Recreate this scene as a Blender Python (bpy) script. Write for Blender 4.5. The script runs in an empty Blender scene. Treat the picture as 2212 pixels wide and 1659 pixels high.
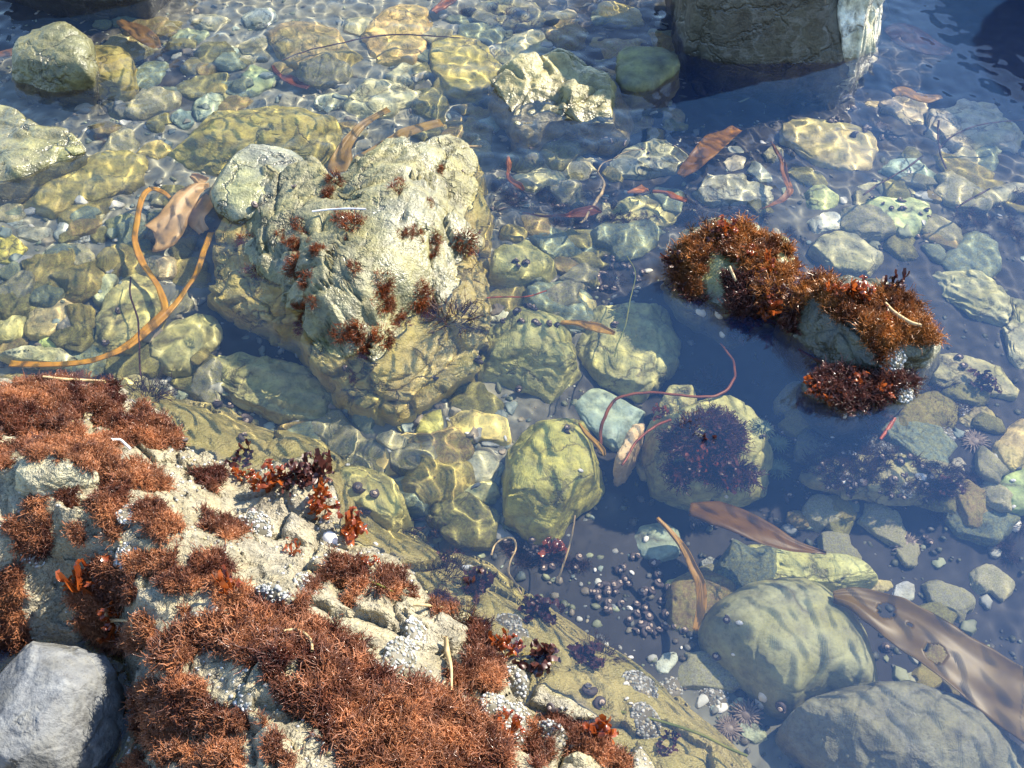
import bpy, bmesh, math, numpy as np
from mathutils import Vector, Matrix
from mathutils.bvhtree import BVHTree
sc = bpy.context.scene
COL = sc.collection
rng = np.random.default_rng(11)
R = math.radians

# ------------------------------------------------------------------ camera
CAM_H, PITCH, HF = 1.5, R(48), math.tan(R(25))
cd = bpy.data.cameras.new('camera')
cam = bpy.data.objects.new('camera', cd)
COL.objects.link(cam)
cam.location = (0, 0, CAM_H)
cam.rotation_euler = (math.pi / 2 - PITCH, 0, 0)
cd.lens = 18 / HF
cd.clip_start, cd.clip_end = .02, 200
sc.camera = cam
FW, UPV = Vector((0, math.cos(PITCH), -math.sin(PITCH))), Vector((0, math.sin(PITCH), math.cos(PITCH)))
K = 4096 / 2212.0


def ray(u, v):
    """viewing direction of a point measured in the 2212 px wide view of the photograph"""
    x = (u - 1106) / 1106 * HF
    y = (829.5 - v) / 1106 * HF
    return (FW + UPV * y + Vector((x, 0, 0))).normalized()


def refr(d):
    n = 1 / 1.33
    ci = -d.z
    t = math.sqrt(1 - n * n * (1 - ci * ci))
    return Vector((d.x * n, d.y * n, -t))


def at(u, v, z=0.0):
    """the point of height z seen there, through the flat water when it lies below it"""
    d = ray(u, v)
    o = Vector((0, 0, CAM_H))
    if z >= 0:
        return o + d * ((z - CAM_H) / d.z)
    s = o + d * (-CAM_H / d.z)
    r = refr(d)
    return s + r * (z / r.z)


def T(c, r, pts):
    return [(c * 737.2 + x * .3335, r * 553 + y * .3335) for x, y in pts]


def project(P):
    """numpy: points to the 2212 px view (no refraction)"""
    q = P - np.array((0, 0, CAM_H))
    f = q @ np.array(FW)
    return np.stack([1106 + q[:, 0] / f / HF * 1106, 829.5 - (q @ np.array(UPV)) / f / HF * 1106], 1)


def inside(poly, P):
    x, y = P[:, 0], P[:, 1]
    r = np.zeros(len(P), bool)
    n = len(poly)
    for i in range(n):
        x0, y0 = poly[i]
        x1, y1 = poly[(i + 1) % n]
        if y0 == y1:
            continue
        r ^= ((y0 > y) != (y1 > y)) & (x < (x1 - x0) * (y - y0) / (y1 - y0) + x0)
    return r


# ------------------------------------------------------------------ noise
_p = np.random.default_rng(5).permutation(256)
_p = np.concatenate([_p, _p, _p])
_g = np.random.default_rng(6).normal(size=(256, 3))
_g /= np.linalg.norm(_g, axis=1)[:, None]


def noise(P):
    i = np.floor(P).astype(int)
    f = P - i
    i &= 255
    w = f * f * f * (f * (f * 6 - 15) + 10)
    out = 0
    for dx in (0, 1):
        for dy in (0, 1):
            for dz in (0, 1):
                h = _p[_p[_p[i[:, 0] + dx] + i[:, 1] + dy] + i[:, 2] + dz]
                d = (_g[h] * (f - np.array((dx, dy, dz)))).sum(1)
                wx = w[:, 0] if dx else 1 - w[:, 0]
                wy = w[:, 1] if dy else 1 - w[:, 1]
                wz = w[:, 2] if dz else 1 - w[:, 2]
                out = out + d * wx * wy * wz
    return out


def fbm(P, o=4, g=.5):
    a, s = 1, 0
    for k in range(o):
        s = s + a * noise(P * 2 ** k + 17.3 * k)
        a *= g
    return s


def worley(P, jit=1.0):
    """F1, F2 and the cell hash of the nearest point"""
    i = np.floor(P).astype(int)
    f1 = np.full(len(P), 9.)
    f2 = np.full(len(P), 9.)
    idn = np.zeros(len(P), int)
    vec = np.zeros((len(P), 3))
    for dx in (-1, 0, 1):
        for dy in (-1, 0, 1):
            for dz in (-1, 0, 1):
                c = i + np.array((dx, dy, dz))
                h = _p[_p[_p[c[:, 0] & 255] + (c[:, 1] & 255)] + (c[:, 2] & 255)]
                q = c + .5 + .45 * jit * _g[h] - P
                d = np.sqrt((q * q).sum(1))
                m = d < f1
                f2 = np.where(m, f1, np.minimum(f2, d))
                idn = np.where(m, h, idn)
                f1 = np.where(m, d, f1)
                vec = np.where(m[:, None], q, vec)
    worley.vec = vec
    return f1, f2, idn


# ------------------------------------------------------------------ mesh helpers
def mesh(name, V, F):
    """V (n,3); F array of tris or quads, or a list of such arrays"""
    if not isinstance(F, (list, tuple)):
        F = [F]
    m = bpy.data.meshes.new(name)
    m.vertices.add(len(V))
    m.vertices.foreach_set('co', np.ascontiguousarray(V, dtype=np.float32).ravel())
    idx = np.concatenate([f.ravel() for f in F])
    m.loops.add(len(idx))
    m.loops.foreach_set('vertex_index', idx.astype(np.int32))
    st, tot = [], 0
    for f in F:
        st.append(tot + np.arange(0, f.size, f.shape[1]))
        tot += f.size
    st = np.concatenate(st)
    m.polygons.add(len(st))
    m.polygons.foreach_set('loop_start', st.astype(np.int32))
    m.update(calc_edges=True)
    m.shade_smooth()
    return m


def link(name, m, mat=None, parent=None):
    o = bpy.data.objects.new(name, m)
    COL.objects.link(o)
    if mat and m is not None and not m.materials:
        m.materials.append(mat)
    if parent:
        o.parent = parent
    o.cycles.is_caustics_receiver = True
    return o


def tag(o, label, cat, group=None, kind=None):
    if label:
        o['label'] = label
    if cat:
        o['category'] = cat
    if group:
        o['group'] = group
    if kind:
        o['kind'] = kind
    return o


def grid_faces(ny, nx):
    i = np.arange(ny * nx).reshape(ny, nx)
    return np.stack([i[:-1, :-1].ravel(), i[:-1, 1:].ravel(), i[1:, 1:].ravel(), i[1:, :-1].ravel()], 1)


_ico = {}


def ico(n):
    if n not in _ico:
        bm = bmesh.new()
        bmesh.ops.create_icosphere(bm, subdivisions=n, radius=1)
        bm.verts.index_update()
        V = np.array([v.co[:] for v in bm.verts])
        F = np.array([[v.index for v in f.verts] for f in bm.faces])
        bm.free()
        V /= np.linalg.norm(V, axis=1)[:, None]
        _ico[n] = (V, F)
    return _ico[n]


def rbf(pts, vals):
    pts, vals = np.array(pts), np.array(vals)
    n = len(pts)
    D = np.linalg.norm(pts[:, None] - pts[None], axis=2)
    A = np.zeros((n + 3, n + 3))
    A[:n, :n] = D + 1e-4 * np.eye(n)
    A[:n, n] = 1
    A[:n, n + 1:] = pts
    A[n, :n] = 1
    A[n + 1:, :n] = pts.T
    w = np.linalg.solve(A, np.concatenate([vals, np.zeros(3)]))

    def f(X):
        out = np.empty(len(X))
        for s in range(0, len(X), 20000):
            x = X[s:s + 20000]
            out[s:s + 20000] = np.linalg.norm(x[:, None] - pts[None], axis=2) @ w[:n] + w[n] + x @ w[n + 1:]
        return out
    return f


# ------------------------------------------------------------------ materials
def newmat(name):
    m = bpy.data.materials.new(name)
    m.use_nodes = True
    nt = m.node_tree
    nt.nodes.clear()
    return m, nt, nt.nodes.new, nt.links.new


def rgb(c):
    return (c[0], c[1], c[2], 1)


def ramp(N, stops):
    r = N('ShaderNodeValToRGB')
    e = r.color_ramp.elements
    while len(e) < len(stops):
        e.new(.5)
    for k, (p, c) in enumerate(stops):
        e[k].position = p
        e[k].color = rgb(c) if len(c) == 3 else c
    return r


def mathn(N, L, op, a, b=None):
    n = N('ShaderNodeMath')
    n.operation = op
    for k, x in enumerate((a, b)):
        if x is None:
            continue
        if isinstance(x, (int, float)):
            n.inputs[k].default_value = x
        else:
            L(x, n.inputs[k])
    return n.outputs[0]


def mixc(N, L, fac, a, b, mode='MIX'):
    n = N('ShaderNodeMix')
    n.data_type = 'RGBA'
    n.blend_type = mode
    if isinstance(fac, (int, float)):
        n.inputs[0].default_value = fac
    else:
        L(fac, n.inputs[0])
    for s, x in ((6, a), (7, b)):
        if isinstance(x, tuple):
            n.inputs[s].default_value = rgb(x)
        else:
            L(x, n.inputs[s])
    return n.outputs[2]


def rock_mat(name, rough=.6, bump=.5, coat=0., crack=9., film=(.30, .29, .075), filmf=.5, spots=.5, vein=0., wet_line=False, grain=1., under=None, wetpatch=0.):
    m, nt, N, L = newmat(name)
    oi = N('ShaderNodeObjectInfo')
    tc = N('ShaderNodeTexCoord')
    vm = N('ShaderNodeVectorMath')
    vm.operation = 'ADD'
    sc_ = N('ShaderNodeVectorMath')
    sc_.operation = 'SCALE'
    sc_.inputs[0].default_value = (37, 61, 23)
    L(oi.outputs['Random'], sc_.inputs['Scale'])
    L(tc.outputs['Object'], vm.inputs[0])
    L(sc_.outputs[0], vm.inputs[1])
    P = vm.outputs[0]

    def nz(s, d=4, r=.55):
        n = N('ShaderNodeTexNoise')
        n.inputs['Scale'].default_value = s
        n.inputs['Detail'].default_value = d
        n.inputs['Roughness'].default_value = r
        L(P, n.inputs['Vector'])
        return n
    n1, n2, n3, n4 = nz(9, 5, .6), nz(45, 4, .65), nz(170, 3, .6), nz(22, 4)
    # large patches of algal film, mid mottling and fine specks
    f1 = ramp(N, [(.40, (0, 0, 0)), (.62, (1, 1, 1))])
    L(n1.outputs[0], f1.inputs[0])
    c = mixc(N, L, mathn(N, L, 'MULTIPLY', f1.outputs[0], filmf), oi.outputs['Color'], film)
    f2 = ramp(N, [(.30, (.52, .52, .55)), (.5, (1, 1, 1)), (.72, (1.45, 1.4, 1.28))])
    L(n2.outputs[0], f2.inputs[0])
    c = mixc(N, L, .8, c, f2.outputs[0], 'MULTIPLY')
    f4 = ramp(N, [(.35, (.68, .66, .62)), (.6, (1.12, 1.12, 1.12))])
    L(n4.outputs[0], f4.inputs[0])
    c = mixc(N, L, .8, c, f4.outputs[0], 'MULTIPLY')
    f3 = ramp(N, [(.32, (.45, .43, .42)), (.46, (1, 1, 1)), (.66, (1, 1, 1)), (.75, (1.5, 1.45, 1.35))])
    L(n3.outputs[0], f3.inputs[0])
    c = mixc(N, L, spots, c, f3.outputs[0], 'MULTIPLY')
    # cracks
    wv = N('ShaderNodeVectorMath')
    wv.operation = 'MULTIPLY_ADD'
    L(n4.outputs[1], wv.inputs[0])
    wv.inputs[1].default_value = (.09, .09, .09)
    L(P, wv.inputs[2])
    vo = N('ShaderNodeTexVoronoi')
    vo.feature = 'DISTANCE_TO_EDGE'
    vo.inputs['Scale'].default_value = crack or 1
    L(wv.outputs[0], vo.inputs['Vector'])
    cr = ramp(N, [(.0, (1, 1, 1)), (.018, (.6, .6, .6)), (.05, (0, 0, 0))])
    L(vo.outputs['Distance'], cr.inputs[0])
    msk = ramp(N, [(.44, (0, 0, 0)), (.56, (1, 1, 1))])
    L(nz(7, 2).outputs[0], msk.inputs[0])
    ck = mathn(N, L, 'MULTIPLY', cr.outputs[0], msk.outputs[0])
    if not crack:
        ck = mathn(N, L, 'MULTIPLY', ck, 0.)
    c = mixc(N, L, mathn(N, L, 'MULTIPLY', ck, .75), c, (.05, .045, .03))
    if vein:
        vv = N('ShaderNodeTexVoronoi')
        vv.feature = 'DISTANCE_TO_EDGE'
        vv.inputs['Scale'].default_value = 5
        L(wv.outputs[0], vv.inputs['Vector'])
        vr = ramp(N, [(.0, (1, 1, 1)), (.03, (0, 0, 0))])
        L(vv.outputs['Distance'], vr.inputs[0])
        c = mixc(N, L, mathn(N, L, 'MULTIPLY', vr.outputs[0], vein), c, (.5, .5, .48))
    ge = N('ShaderNodeNewGeometry')
    sp = N('ShaderNodeSeparateXYZ')
    L(ge.outputs['Position'], sp.inputs[0])
    zz = mathn(N, L, 'ADD', sp.outputs['Z'], mathn(N, L, 'MULTIPLY', mathn(N, L, 'SUBTRACT', n4.outputs[0], .5), .035))
    if under:      # the stone below the tide mark wears its own film of algae
        uf = N('ShaderNodeMapRange')
        uf.inputs[1].default_value, uf.inputs[2].default_value = .004, -.010
        L(zz, uf.inputs[0])
        f5 = ramp(N, [(.3, (.6, .58, .5)), (.7, (1.25, 1.25, 1.2))])
        L(n2.outputs[0], f5.inputs[0])
        uc = mixc(N, L, .85, under, f5.outputs[0], 'MULTIPLY')
        uc = mixc(N, L, mathn(N, L, 'MULTIPLY', f1.outputs[0], .4), uc, (.36, .34, .07))
        uc = mixc(N, L, mathn(N, L, 'MULTIPLY', ck, .8), uc, (.06, .045, .02))
        c = mixc(N, L, uf.outputs[0], c, uc)
    b = N('ShaderNodeBsdfPrincipled')
    if wet_line:   # soaked band at the waterline
        wf = N('ShaderNodeMapRange')
        wf.inputs[1].default_value, wf.inputs[2].default_value = .022, .004
        L(zz, wf.inputs[0])
        c = mixc(N, L, mathn(N, L, 'MULTIPLY', wf.outputs[0], .55), c, (.55, .55, .55), 'MULTIPLY')
        L(mathn(N, L, 'ADD', coat, mathn(N, L, 'MULTIPLY', wf.outputs[0], .5)), b.inputs['Coat Weight'])
    if wetpatch:   # patches still wet from the last splash
        wp_ = ramp(N, [(.46, (0, 0, 0)), (.56, (1, 1, 1))])
        L(nz(6.5, 3).outputs[0], wp_.inputs[0])
        L(mathn(N, L, 'ADD', mathn(N, L, 'MULTIPLY', wp_.outputs[0], wetpatch), .08), b.inputs['Coat Weight'])
    L(c, b.inputs['Base Color'])
    rr = ramp(N, [(.3, (rough * .75,) * 3), (.7, (min(1, rough * 1.25),) * 3)])
    L(n2.outputs[0], rr.inputs[0])
    L(rr.outputs[0], b.inputs['Roughness'])
    if not wet_line and not wetpatch:
        b.inputs['Coat Weight'].default_value = coat
    b.inputs['Coat Roughness'].default_value = .25
    h = mathn(N, L, 'MULTIPLY', n2.outputs[0], .9)
    h = mathn(N, L, 'ADD', h, mathn(N, L, 'MULTIPLY', n3.outputs[0], .3 * grain))
    h = mathn(N, L, 'ADD', h, mathn(N, L, 'MULTIPLY', n4.outputs[0], .22))
    h = mathn(N, L, 'SUBTRACT', h, mathn(N, L, 'MULTIPLY', ck, .8))
    bp = N('ShaderNodeBump')
    bp.inputs['Strength'].default_value = bump
    bp.inputs['Distance'].default_value = .012
    L(h, bp.inputs['Height'])
    L(bp.outputs[0], b.inputs['Normal'])
    if coat:
        L(bp.outputs[0], b.inputs['Coat Normal'])
    o = N('ShaderNodeOutputMaterial')
    L(b.outputs[0], o.inputs[0])
    return m


M_UND = rock_mat('submerged_rock', .7, .4)
M_SMO = rock_mat('smooth_submerged_rock', .7, .22, crack=4, spots=.4, filmf=.45)
M_WET = rock_mat('wet_rock', .36, .7, coat=.5, crack=8, wet_line=True)
M_DRK = rock_mat('dark_wet_rock', .5, .6, coat=.2, crack=7, filmf=.04, vein=.12, wet_line=True)
M_BLK = rock_mat('black_wet_rock', .42, .7, coat=.3, crack=8, film=(.13, .115, .04), filmf=.5, wet_line=True)
M_SLATE = rock_mat('slate_rock', .7, .5, crack=5, film=(.15, .14, .07), filmf=.45, vein=.1)
M_DRY = rock_mat('dry_grey_rock', .75, .5, crack=7.5, film=(.16, .165, .165), filmf=.6, spots=.5, vein=.12)
M_LED = rock_mat('ledge_rock', .5, 1.0, coat=.12, crack=0, film=(.34, .285, .15), filmf=.55, spots=.8, grain=2.2, under=(.52, .43, .17), wet_line=True)


def simple(name, c1, c2, scale=60, rough=.5, bump=0., transl=0., coat=0., spec=.5, objcol=False, coord='Object', drift=0):
    m, nt, N, L = newmat(name)
    tc = N('ShaderNodeTexCoord')
    n = N('ShaderNodeTexNoise')
    n.inputs['Scale'].default_value = scale
    n.inputs['Detail'].default_value = 4
    L(tc.outputs[coord], n.inputs['Vector'])
    r = ramp(N, [(.32, (0, 0, 0)), (.68, (1, 1, 1))])
    L(n.outputs[0], r.inputs[0])
    c = mixc(N, L, r.outputs[0], c1, c2)
    if drift:
        n9 = N('ShaderNodeTexNoise')
        n9.inputs['Scale'].default_value = drift
        n9.inputs['Detail'].default_value = 3
        L(tc.outputs[coord], n9.inputs['Vector'])
        r9 = ramp(N, [(.36, (.38, .28, .34)), (.5, (1, 1, 1)), (.64, (1.25, 1.3, 1.2))])
        L(n9.outputs[0], r9.inputs[0])
        c = mixc(N, L, 1., c, r9.outputs[0], 'MULTIPLY')
    if objcol:
        oi = N('ShaderNodeObjectInfo')
        c = mixc(N, L, 1., c, oi.outputs['Color'], 'MULTIPLY')
    b = N('ShaderNodeBsdfPrincipled')
    L(c, b.inputs['Base Color'])
    b.inputs['Roughness'].default_value = rough
    b.inputs['Specular IOR Level'].default_value = spec
    b.inputs['Coat Weight'].default_value = coat
    b.inputs['Coat Roughness'].default_value = .12
    if bump:
        bp = N('ShaderNodeBump')
        bp.inputs['Strength'].default_value = bump
        bp.inputs['Distance'].default_value = .003
        L(n.outputs[0], bp.inputs['Height'])
        L(bp.outputs[0], b.inputs['Normal'])
    out = N('ShaderNodeOutputMaterial')
    if transl:
        t = N('ShaderNodeBsdfTranslucent')
        L(c, t.inputs[0])
        mx = N('ShaderNodeMixShader')
        mx.inputs[0].default_value = transl
        L(b.outputs[0], mx.inputs[1])
        L(t.outputs[0], mx.inputs[2])
        L(mx.outputs[0], out.inputs[0])
    else:
        L(b.outputs[0], out.inputs[0])
    return m


M_TURF = simple('rust_turf', (.10, .034, .022), (.53, .215, .10), 30, .38, transl=.25, coat=.25, drift=9)
M_TUFT = simple('red_brown_tuft', (.09, .022, .010), (.34, .085, .016), 60, .3, transl=.3, coat=.25, coord='Object')
M_DTURF = simple('dark_purple_turf', (.035, .018, .018), (.10, .05, .035), 40, .5, transl=.2)
M_GOLD = simple('golden_turf', (.13, .045, .012), (.55, .21, .05), 50, .3, transl=.3, coat=.4, drift=11)
M_GTURF = simple('glossy_purple_turf', (.04, .014, .016), (.16, .05, .03), 45, .22, transl=.2, coat=.6)
M_LEAF = simple('red_leafy_weed', (.16, .03, .012), (.45, .11, .02), 40, .22, transl=.45, coat=.5)
M_DLEAF = simple('dark_leafy_weed', (.045, .014, .012), (.10, .03, .022), 40, .4, transl=.3)
M_KELP = simple('kelp', (.26, .125, .026), (.42, .21, .045), 30, .4, transl=.4, objcol=True)
M_STIPE = simple('kelp_stipe', (.55, .22, .035), (.68, .32, .05), 40, .4, transl=.2, objcol=True)
M_STRAW = simple('dry_straw', (.34, .23, .10), (.48, .35, .18), 80, .6)
M_WHITE = simple('white_shell', (.62, .58, .53), (.82, .80, .76), 90, .4, bump=.2)
M_BIT = simple('shell_bits', (.30, .29, .26), (.72, .70, .64), 160, .5, coord='Object')
M_SNAIL = simple('snail_shell', (.022, .018, .020), (.10, .075, .075), 160, .6, bump=.3)
M_TIP = simple('worn_shell_tip', (.34, .22, .15), (.62, .52, .44), 200, .5)
M_ANEM = simple('green_anemone', (.16, .20, .09), (.36, .40, .22), 70, .5, transl=.25)
M_PINK = simple('pale_anemone', (.15, .115, .09), (.30, .23, .18), 90, .5, transl=.2)
M_EEL = simple('eelgrass', (.10, .16, .03), (.35, .33, .05), 20, .4, transl=.4)
M_SPONGE = simple('sponge', (.52, .36, .18), (.68, .52, .30), 120, .8, bump=.8)

m, nt, N, L = newmat('pebble_stone')
oi = N('ShaderNodeObjectInfo')
tc = N('ShaderNodeTexCoord')
n_ = N('ShaderNodeTexNoise')
n_.inputs['Scale'].default_value = 90
n_.inputs['Detail'].default_value = 4
L(tc.outputs['Object'], n_.inputs['Vector'])
r_ = ramp(N, [(.3, (.6, .6, .6)), (.7, (1.3, 1.3, 1.3))])
L(n_.outputs[0], r_.inputs[0])
b_ = N('ShaderNodeBsdfPrincipled')
L(mixc(N, L, 1., oi.outputs['Color'], r_.outputs[0], 'MULTIPLY'), b_.inputs['Base Color'])
b_.inputs['Roughness'].default_value = .6
o_ = N('ShaderNodeOutputMaterial')
L(b_.outputs[0], o_.inputs[0])
M_PEB = m


def attr_mat(name, rough=.6, transl=0., coat=0.):
    m, nt, N, L = newmat(name)
    a = N('ShaderNodeAttribute')
    a.attribute_name = 'tint'
    b = N('ShaderNodeBsdfPrincipled')
    L(a.outputs['Color'], b.inputs['Base Color'])
    b.inputs['Roughness'].default_value = rough
    b.inputs['Coat Weight'].default_value = coat
    o = N('ShaderNodeOutputMaterial')
    L(b.outputs[0], o.inputs[0])
    return m


M_GRAV = attr_mat('gravel', .6)


def tint(m, cols):
    a = m.color_attributes.new('tint', 'FLOAT_COLOR', 'POINT')
    c = np.ones((len(cols), 4), np.float32)
    c[:, :3] = cols
    a.data.foreach_set('color', c.ravel())


# ------------------------------------------------------------------ light and sky
SUN_EL, SUN_AZ = R(41), R(60)          # azimuth from +Y towards +X
ld = bpy.data.lights.new('sun', 'SUN')
sun = bpy.data.objects.new('sun', ld)
COL.objects.link(sun)
sd = Vector((math.sin(SUN_AZ) * math.cos(SUN_EL), math.cos(SUN_AZ) * math.cos(SUN_EL), math.sin(SUN_EL)))
sun.rotation_euler = sd.to_track_quat('Z', 'Y').to_euler()
sun.location = (4, 3, 4)
ld.energy = 5.0
ld.angle = R(.5)
ld.color = (1, .91, .74)
ld.cycles.is_caustics_light = True
wd = bpy.data.worlds.new('World')
sc.world = wd
wd.use_nodes = True
nt = wd.node_tree
sk = nt.nodes.new('ShaderNodeTexSky')
sk.sky_type = 'NISHITA'
sk.sun_disc = False
sk.sun_elevation = SUN_EL
sk.sun_rotation = SUN_AZ
sk.dust_density = .25
sk.ozone_density = 4.5
sk.air_density = 1.15
nt.nodes['Background'].inputs[1].default_value = .15
nt.links.new(sk.outputs[0], nt.nodes['Background'].inputs[0])
sc.view_settings.view_transform = 'Standard'
sc.view_settings.look = 'None'
sc.view_settings.exposure = 1.42
sc.cycles.use_denoising = True


# ------------------------------------------------------------------ water
def axis(a, b, h, far, g=1.28):
    c = list(np.arange(a, b, h))
    l, x, s = [], a, h
    while x > -far:
        s *= g
        x -= s
        l.append(x)
    r, x, s = [], c[-1], h
    while x < far:
        s *= g
        x += s
        r.append(x)
    return np.array(l[::-1] + c + r)


def bump2(X, Y, u, v, s):
    p = at(u, v)
    return np.exp(-((X - p.x) ** 2 + (Y - p.y) ** 2) / (2 * s * s))


wx, wy = axis(-1.5, 1.5, .0027, 9), axis(1.32, 2.95, .0036, 9)
wy = np.concatenate([[-9, -5, -2.5, -1, -.3, .1, .3, .42, .48, .52], np.arange(.55, 1.318, .0022), wy[wy > 1.3195]])
X, Y = np.meshgrid(wx, wy)
amp = .46 - .4 * bump2(X, Y, 1720, 1400, .15) - .35 * bump2(X, Y, 1850, 1600, .16) - .3 * bump2(X, Y, 1950, 1350, .35) - .2 * bump2(X, Y, 1600, 1150, .3) + .25 * bump2(X, Y, 350, 250, .5) + .9 * bump2(X, Y, 930, 990, .13) + .5 * bump2(X, Y, 1250, 330, .35) - .35 * bump2(X, Y, 1850, 700, .45) + .2 * bump2(X, Y, 1350, 60, .35)
edge = np.clip(np.minimum(np.minimum(X + 2.1, 2.1 - X), np.minimum(Y - .2, 3.5 - Y)) / .4, 0, 1)
Z = np.zeros_like(X)
wr = np.random.default_rng(21)
for k in range(52):
    lam = .025 * 4.6 ** wr.random()
    th = wr.normal(.75, 1.0)
    kk = 2 * math.pi / lam
    ph = kk * (X * math.cos(th) + Y * math.sin(th)) + wr.random() * 6.28
    # bend the crests a little so they do not run straight
    ph = ph + 1.1 * np.sin(3.1 * X + 2.3 * Y + wr.random() * 6.28) + .8 * np.sin(-4.2 * X + 3.7 * Y + wr.random() * 6.28)
    Z += .00022 * (lam / .06) ** 1.35 * np.sin(ph)
Z *= np.maximum(amp, .022) * edge
water = link('water', mesh('water', np.stack([X.ravel(), Y.ravel(), Z.ravel()], 1), grid_faces(len(wy), len(wx))))
tag(water, None, None, None, 'structure')
m, nt, N, L = newmat('sea_water')
g = N('ShaderNodeBsdfGlass')
g.inputs['IOR'].default_value = 1.33
g.inputs['Roughness'].default_value = 0
g.inputs['Color'].default_value = (1, .985, .93, 1)
df = N('ShaderNodeBsdfDiffuse')
df.inputs[0].default_value = (.10, .30, .80, 1)  # blue veil painted over the water for sky sheen and haze
mx = N('ShaderNodeMixShader')
mx.inputs[0].default_value = .026
tcw = N('ShaderNodeTexCoord')
sx = N('ShaderNodeSeparateXYZ')
L(tcw.outputs['Object'], sx.inputs[0])
mr = N('ShaderNodeMapRange')
for i_, v_ in zip((1, 2, 3, 4), (-.3, .8, .018, .054)):  # painted veil thickens to the right, where the sky sheen is stronger
    mr.inputs[i_].default_value = v_
L(sx.outputs[0], mr.inputs[0])
L(mr.outputs[0], mx.inputs[0])
L(g.outputs[0], mx.inputs[1])
L(df.outputs[0], mx.inputs[2])
o_ = N('ShaderNodeOutputMaterial')
L(mx.outputs[0], o_.inputs[0])
water.data.materials.append(m)
water.cycles.is_caustics_caster = True
water.cycles.is_caustics_receiver = False

# ------------------------------------------------------------------ pool bed
BED = [(-200, 0, -.2), (100, 60, -.2), (400, 60, -.17), (700, 60, -.17), (1000, 100, -.2), (1350, 60, -.3), (1700, 200, -.36), (2100, 150, -.36), (2400, 100, -.38),
       (100, 300, -.17), (350, 350, -.15), (650, 250, -.17), (1000, 250, -.22), (1300, 280, -.26), (1600, 330, -.26), (1900, 400, -.24), (2200, 450, -.28),
       (50, 500, -.14), (300, 550, -.15), (100, 700, -.14), (350, 700, -.18), (450, 620, -.22), (600, 800, -.26), (800, 900, -.22), (1000, 900, -.2), (1150, 620, -.2), (1200, 480, -.22), (1400, 600, -.24),
       (1700, 500, -.22), (1900, 520, -.22), (1600, 800, -.34), (1300, 850, -.26), (1150, 1100, -.24), (950, 1050, -.2), (1000, 1150, -.22), (1250, 1250, -.27), (1350, 1330, -.27), (1500, 1200, -.33), (1650, 1050, -.36),
       (2000, 800, -.26), (2150, 650, -.3), (1900, 1000, -.24), (2150, 1000, -.24), (1900, 1150, -.34), (2150, 1250, -.38), (1950, 1400, -.36), (1600, 1450, -.3), (2200, 1600, -.42), (1700, 1640, -.3), (1500, 1420, -.28),
       (0, 850, -.22), (400, 900, -.24), (300, 1300, -.3), (800, 1300, -.3), (1100, 1600, -.3), (0, 1700, -.3), (2400, 700, -.3), (-300, 700, -.16)]
BED = [(u, v, z * .64) for u, v, z in BED]
bedf = rbf([at(u, v, z).to_2d()[:] for u, v, z in BED] + [(-4, 4), (4, 4), (-4, 0), (4, 0), (0, 5), (0, -.5)], [b[2] for b in BED] + [-.2, -.28, -.2, -.28, -.2, -.2])


def bed_z(x, y):
    return float(bedf(np.array([[x, y]]))[0])


bx, by = axis(-1.7, 1.7, .011, 9, 1.5), axis(.45, 3.25, .011, 9, 1.5)
X, Y = np.meshgrid(bx, by)
XY = np.stack([X.ravel(), Y.ravel()], 1)
near = (np.abs(XY[:, 0]) < 4) & (XY[:, 1] < 5)
ZB = np.where(near, bedf(np.clip(XY, -4, 5)), -.25)
P3 = np.stack([XY[:, 0], XY[:, 1], ZB * 0], 1)
f1, f2, _ = worley(P3 * 34)
ZB = ZB + .009 * fbm(P3 * 5, 3) + .006 * (.6 - f1) * (fbm(P3 * 3, 2) > -.1)
BV = np.stack([XY[:, 0], XY[:, 1], ZB], 1)
bedm = mesh('pool_bed', BV, grid_faces(len(by), len(bx)))
# pale gravel left, dark weedy mud right, also blackened where boulders shade the water
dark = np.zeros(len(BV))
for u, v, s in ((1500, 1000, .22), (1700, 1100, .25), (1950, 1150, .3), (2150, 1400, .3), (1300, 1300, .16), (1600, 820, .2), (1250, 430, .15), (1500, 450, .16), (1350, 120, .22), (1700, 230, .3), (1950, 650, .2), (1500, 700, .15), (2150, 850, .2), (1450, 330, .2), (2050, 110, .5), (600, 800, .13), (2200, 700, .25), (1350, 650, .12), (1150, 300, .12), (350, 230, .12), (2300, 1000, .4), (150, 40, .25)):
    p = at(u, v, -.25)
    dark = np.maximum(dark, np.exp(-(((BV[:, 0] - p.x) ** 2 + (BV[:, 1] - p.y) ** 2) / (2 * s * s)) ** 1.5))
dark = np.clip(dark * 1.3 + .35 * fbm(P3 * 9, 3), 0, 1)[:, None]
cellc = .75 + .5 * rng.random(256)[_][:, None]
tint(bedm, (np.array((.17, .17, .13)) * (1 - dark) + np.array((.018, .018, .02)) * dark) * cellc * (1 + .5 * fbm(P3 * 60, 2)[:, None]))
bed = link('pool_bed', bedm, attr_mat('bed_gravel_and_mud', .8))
tag(bed, None, None, None, 'structure')

# ------------------------------------------------------------------ rocks
SURF_V, SURF_F, SURF_N = [], [], [0]


def surf_add(V, F):
    F = np.concatenate([F[:, :3], F[:, [0, 2, 3]]]) if F.shape[1] == 4 else F
    SURF_V.append(V)
    SURF_F.append(F + SURF_N[0])
    SURF_N[0] += len(V)


keep = (np.abs(BV[:, 0]) < 2.2) & (BV[:, 1] < 3.8) & (BV[:, 1] > .2)
surf_add(BV, grid_faces(len(by), len(bx)))


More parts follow.
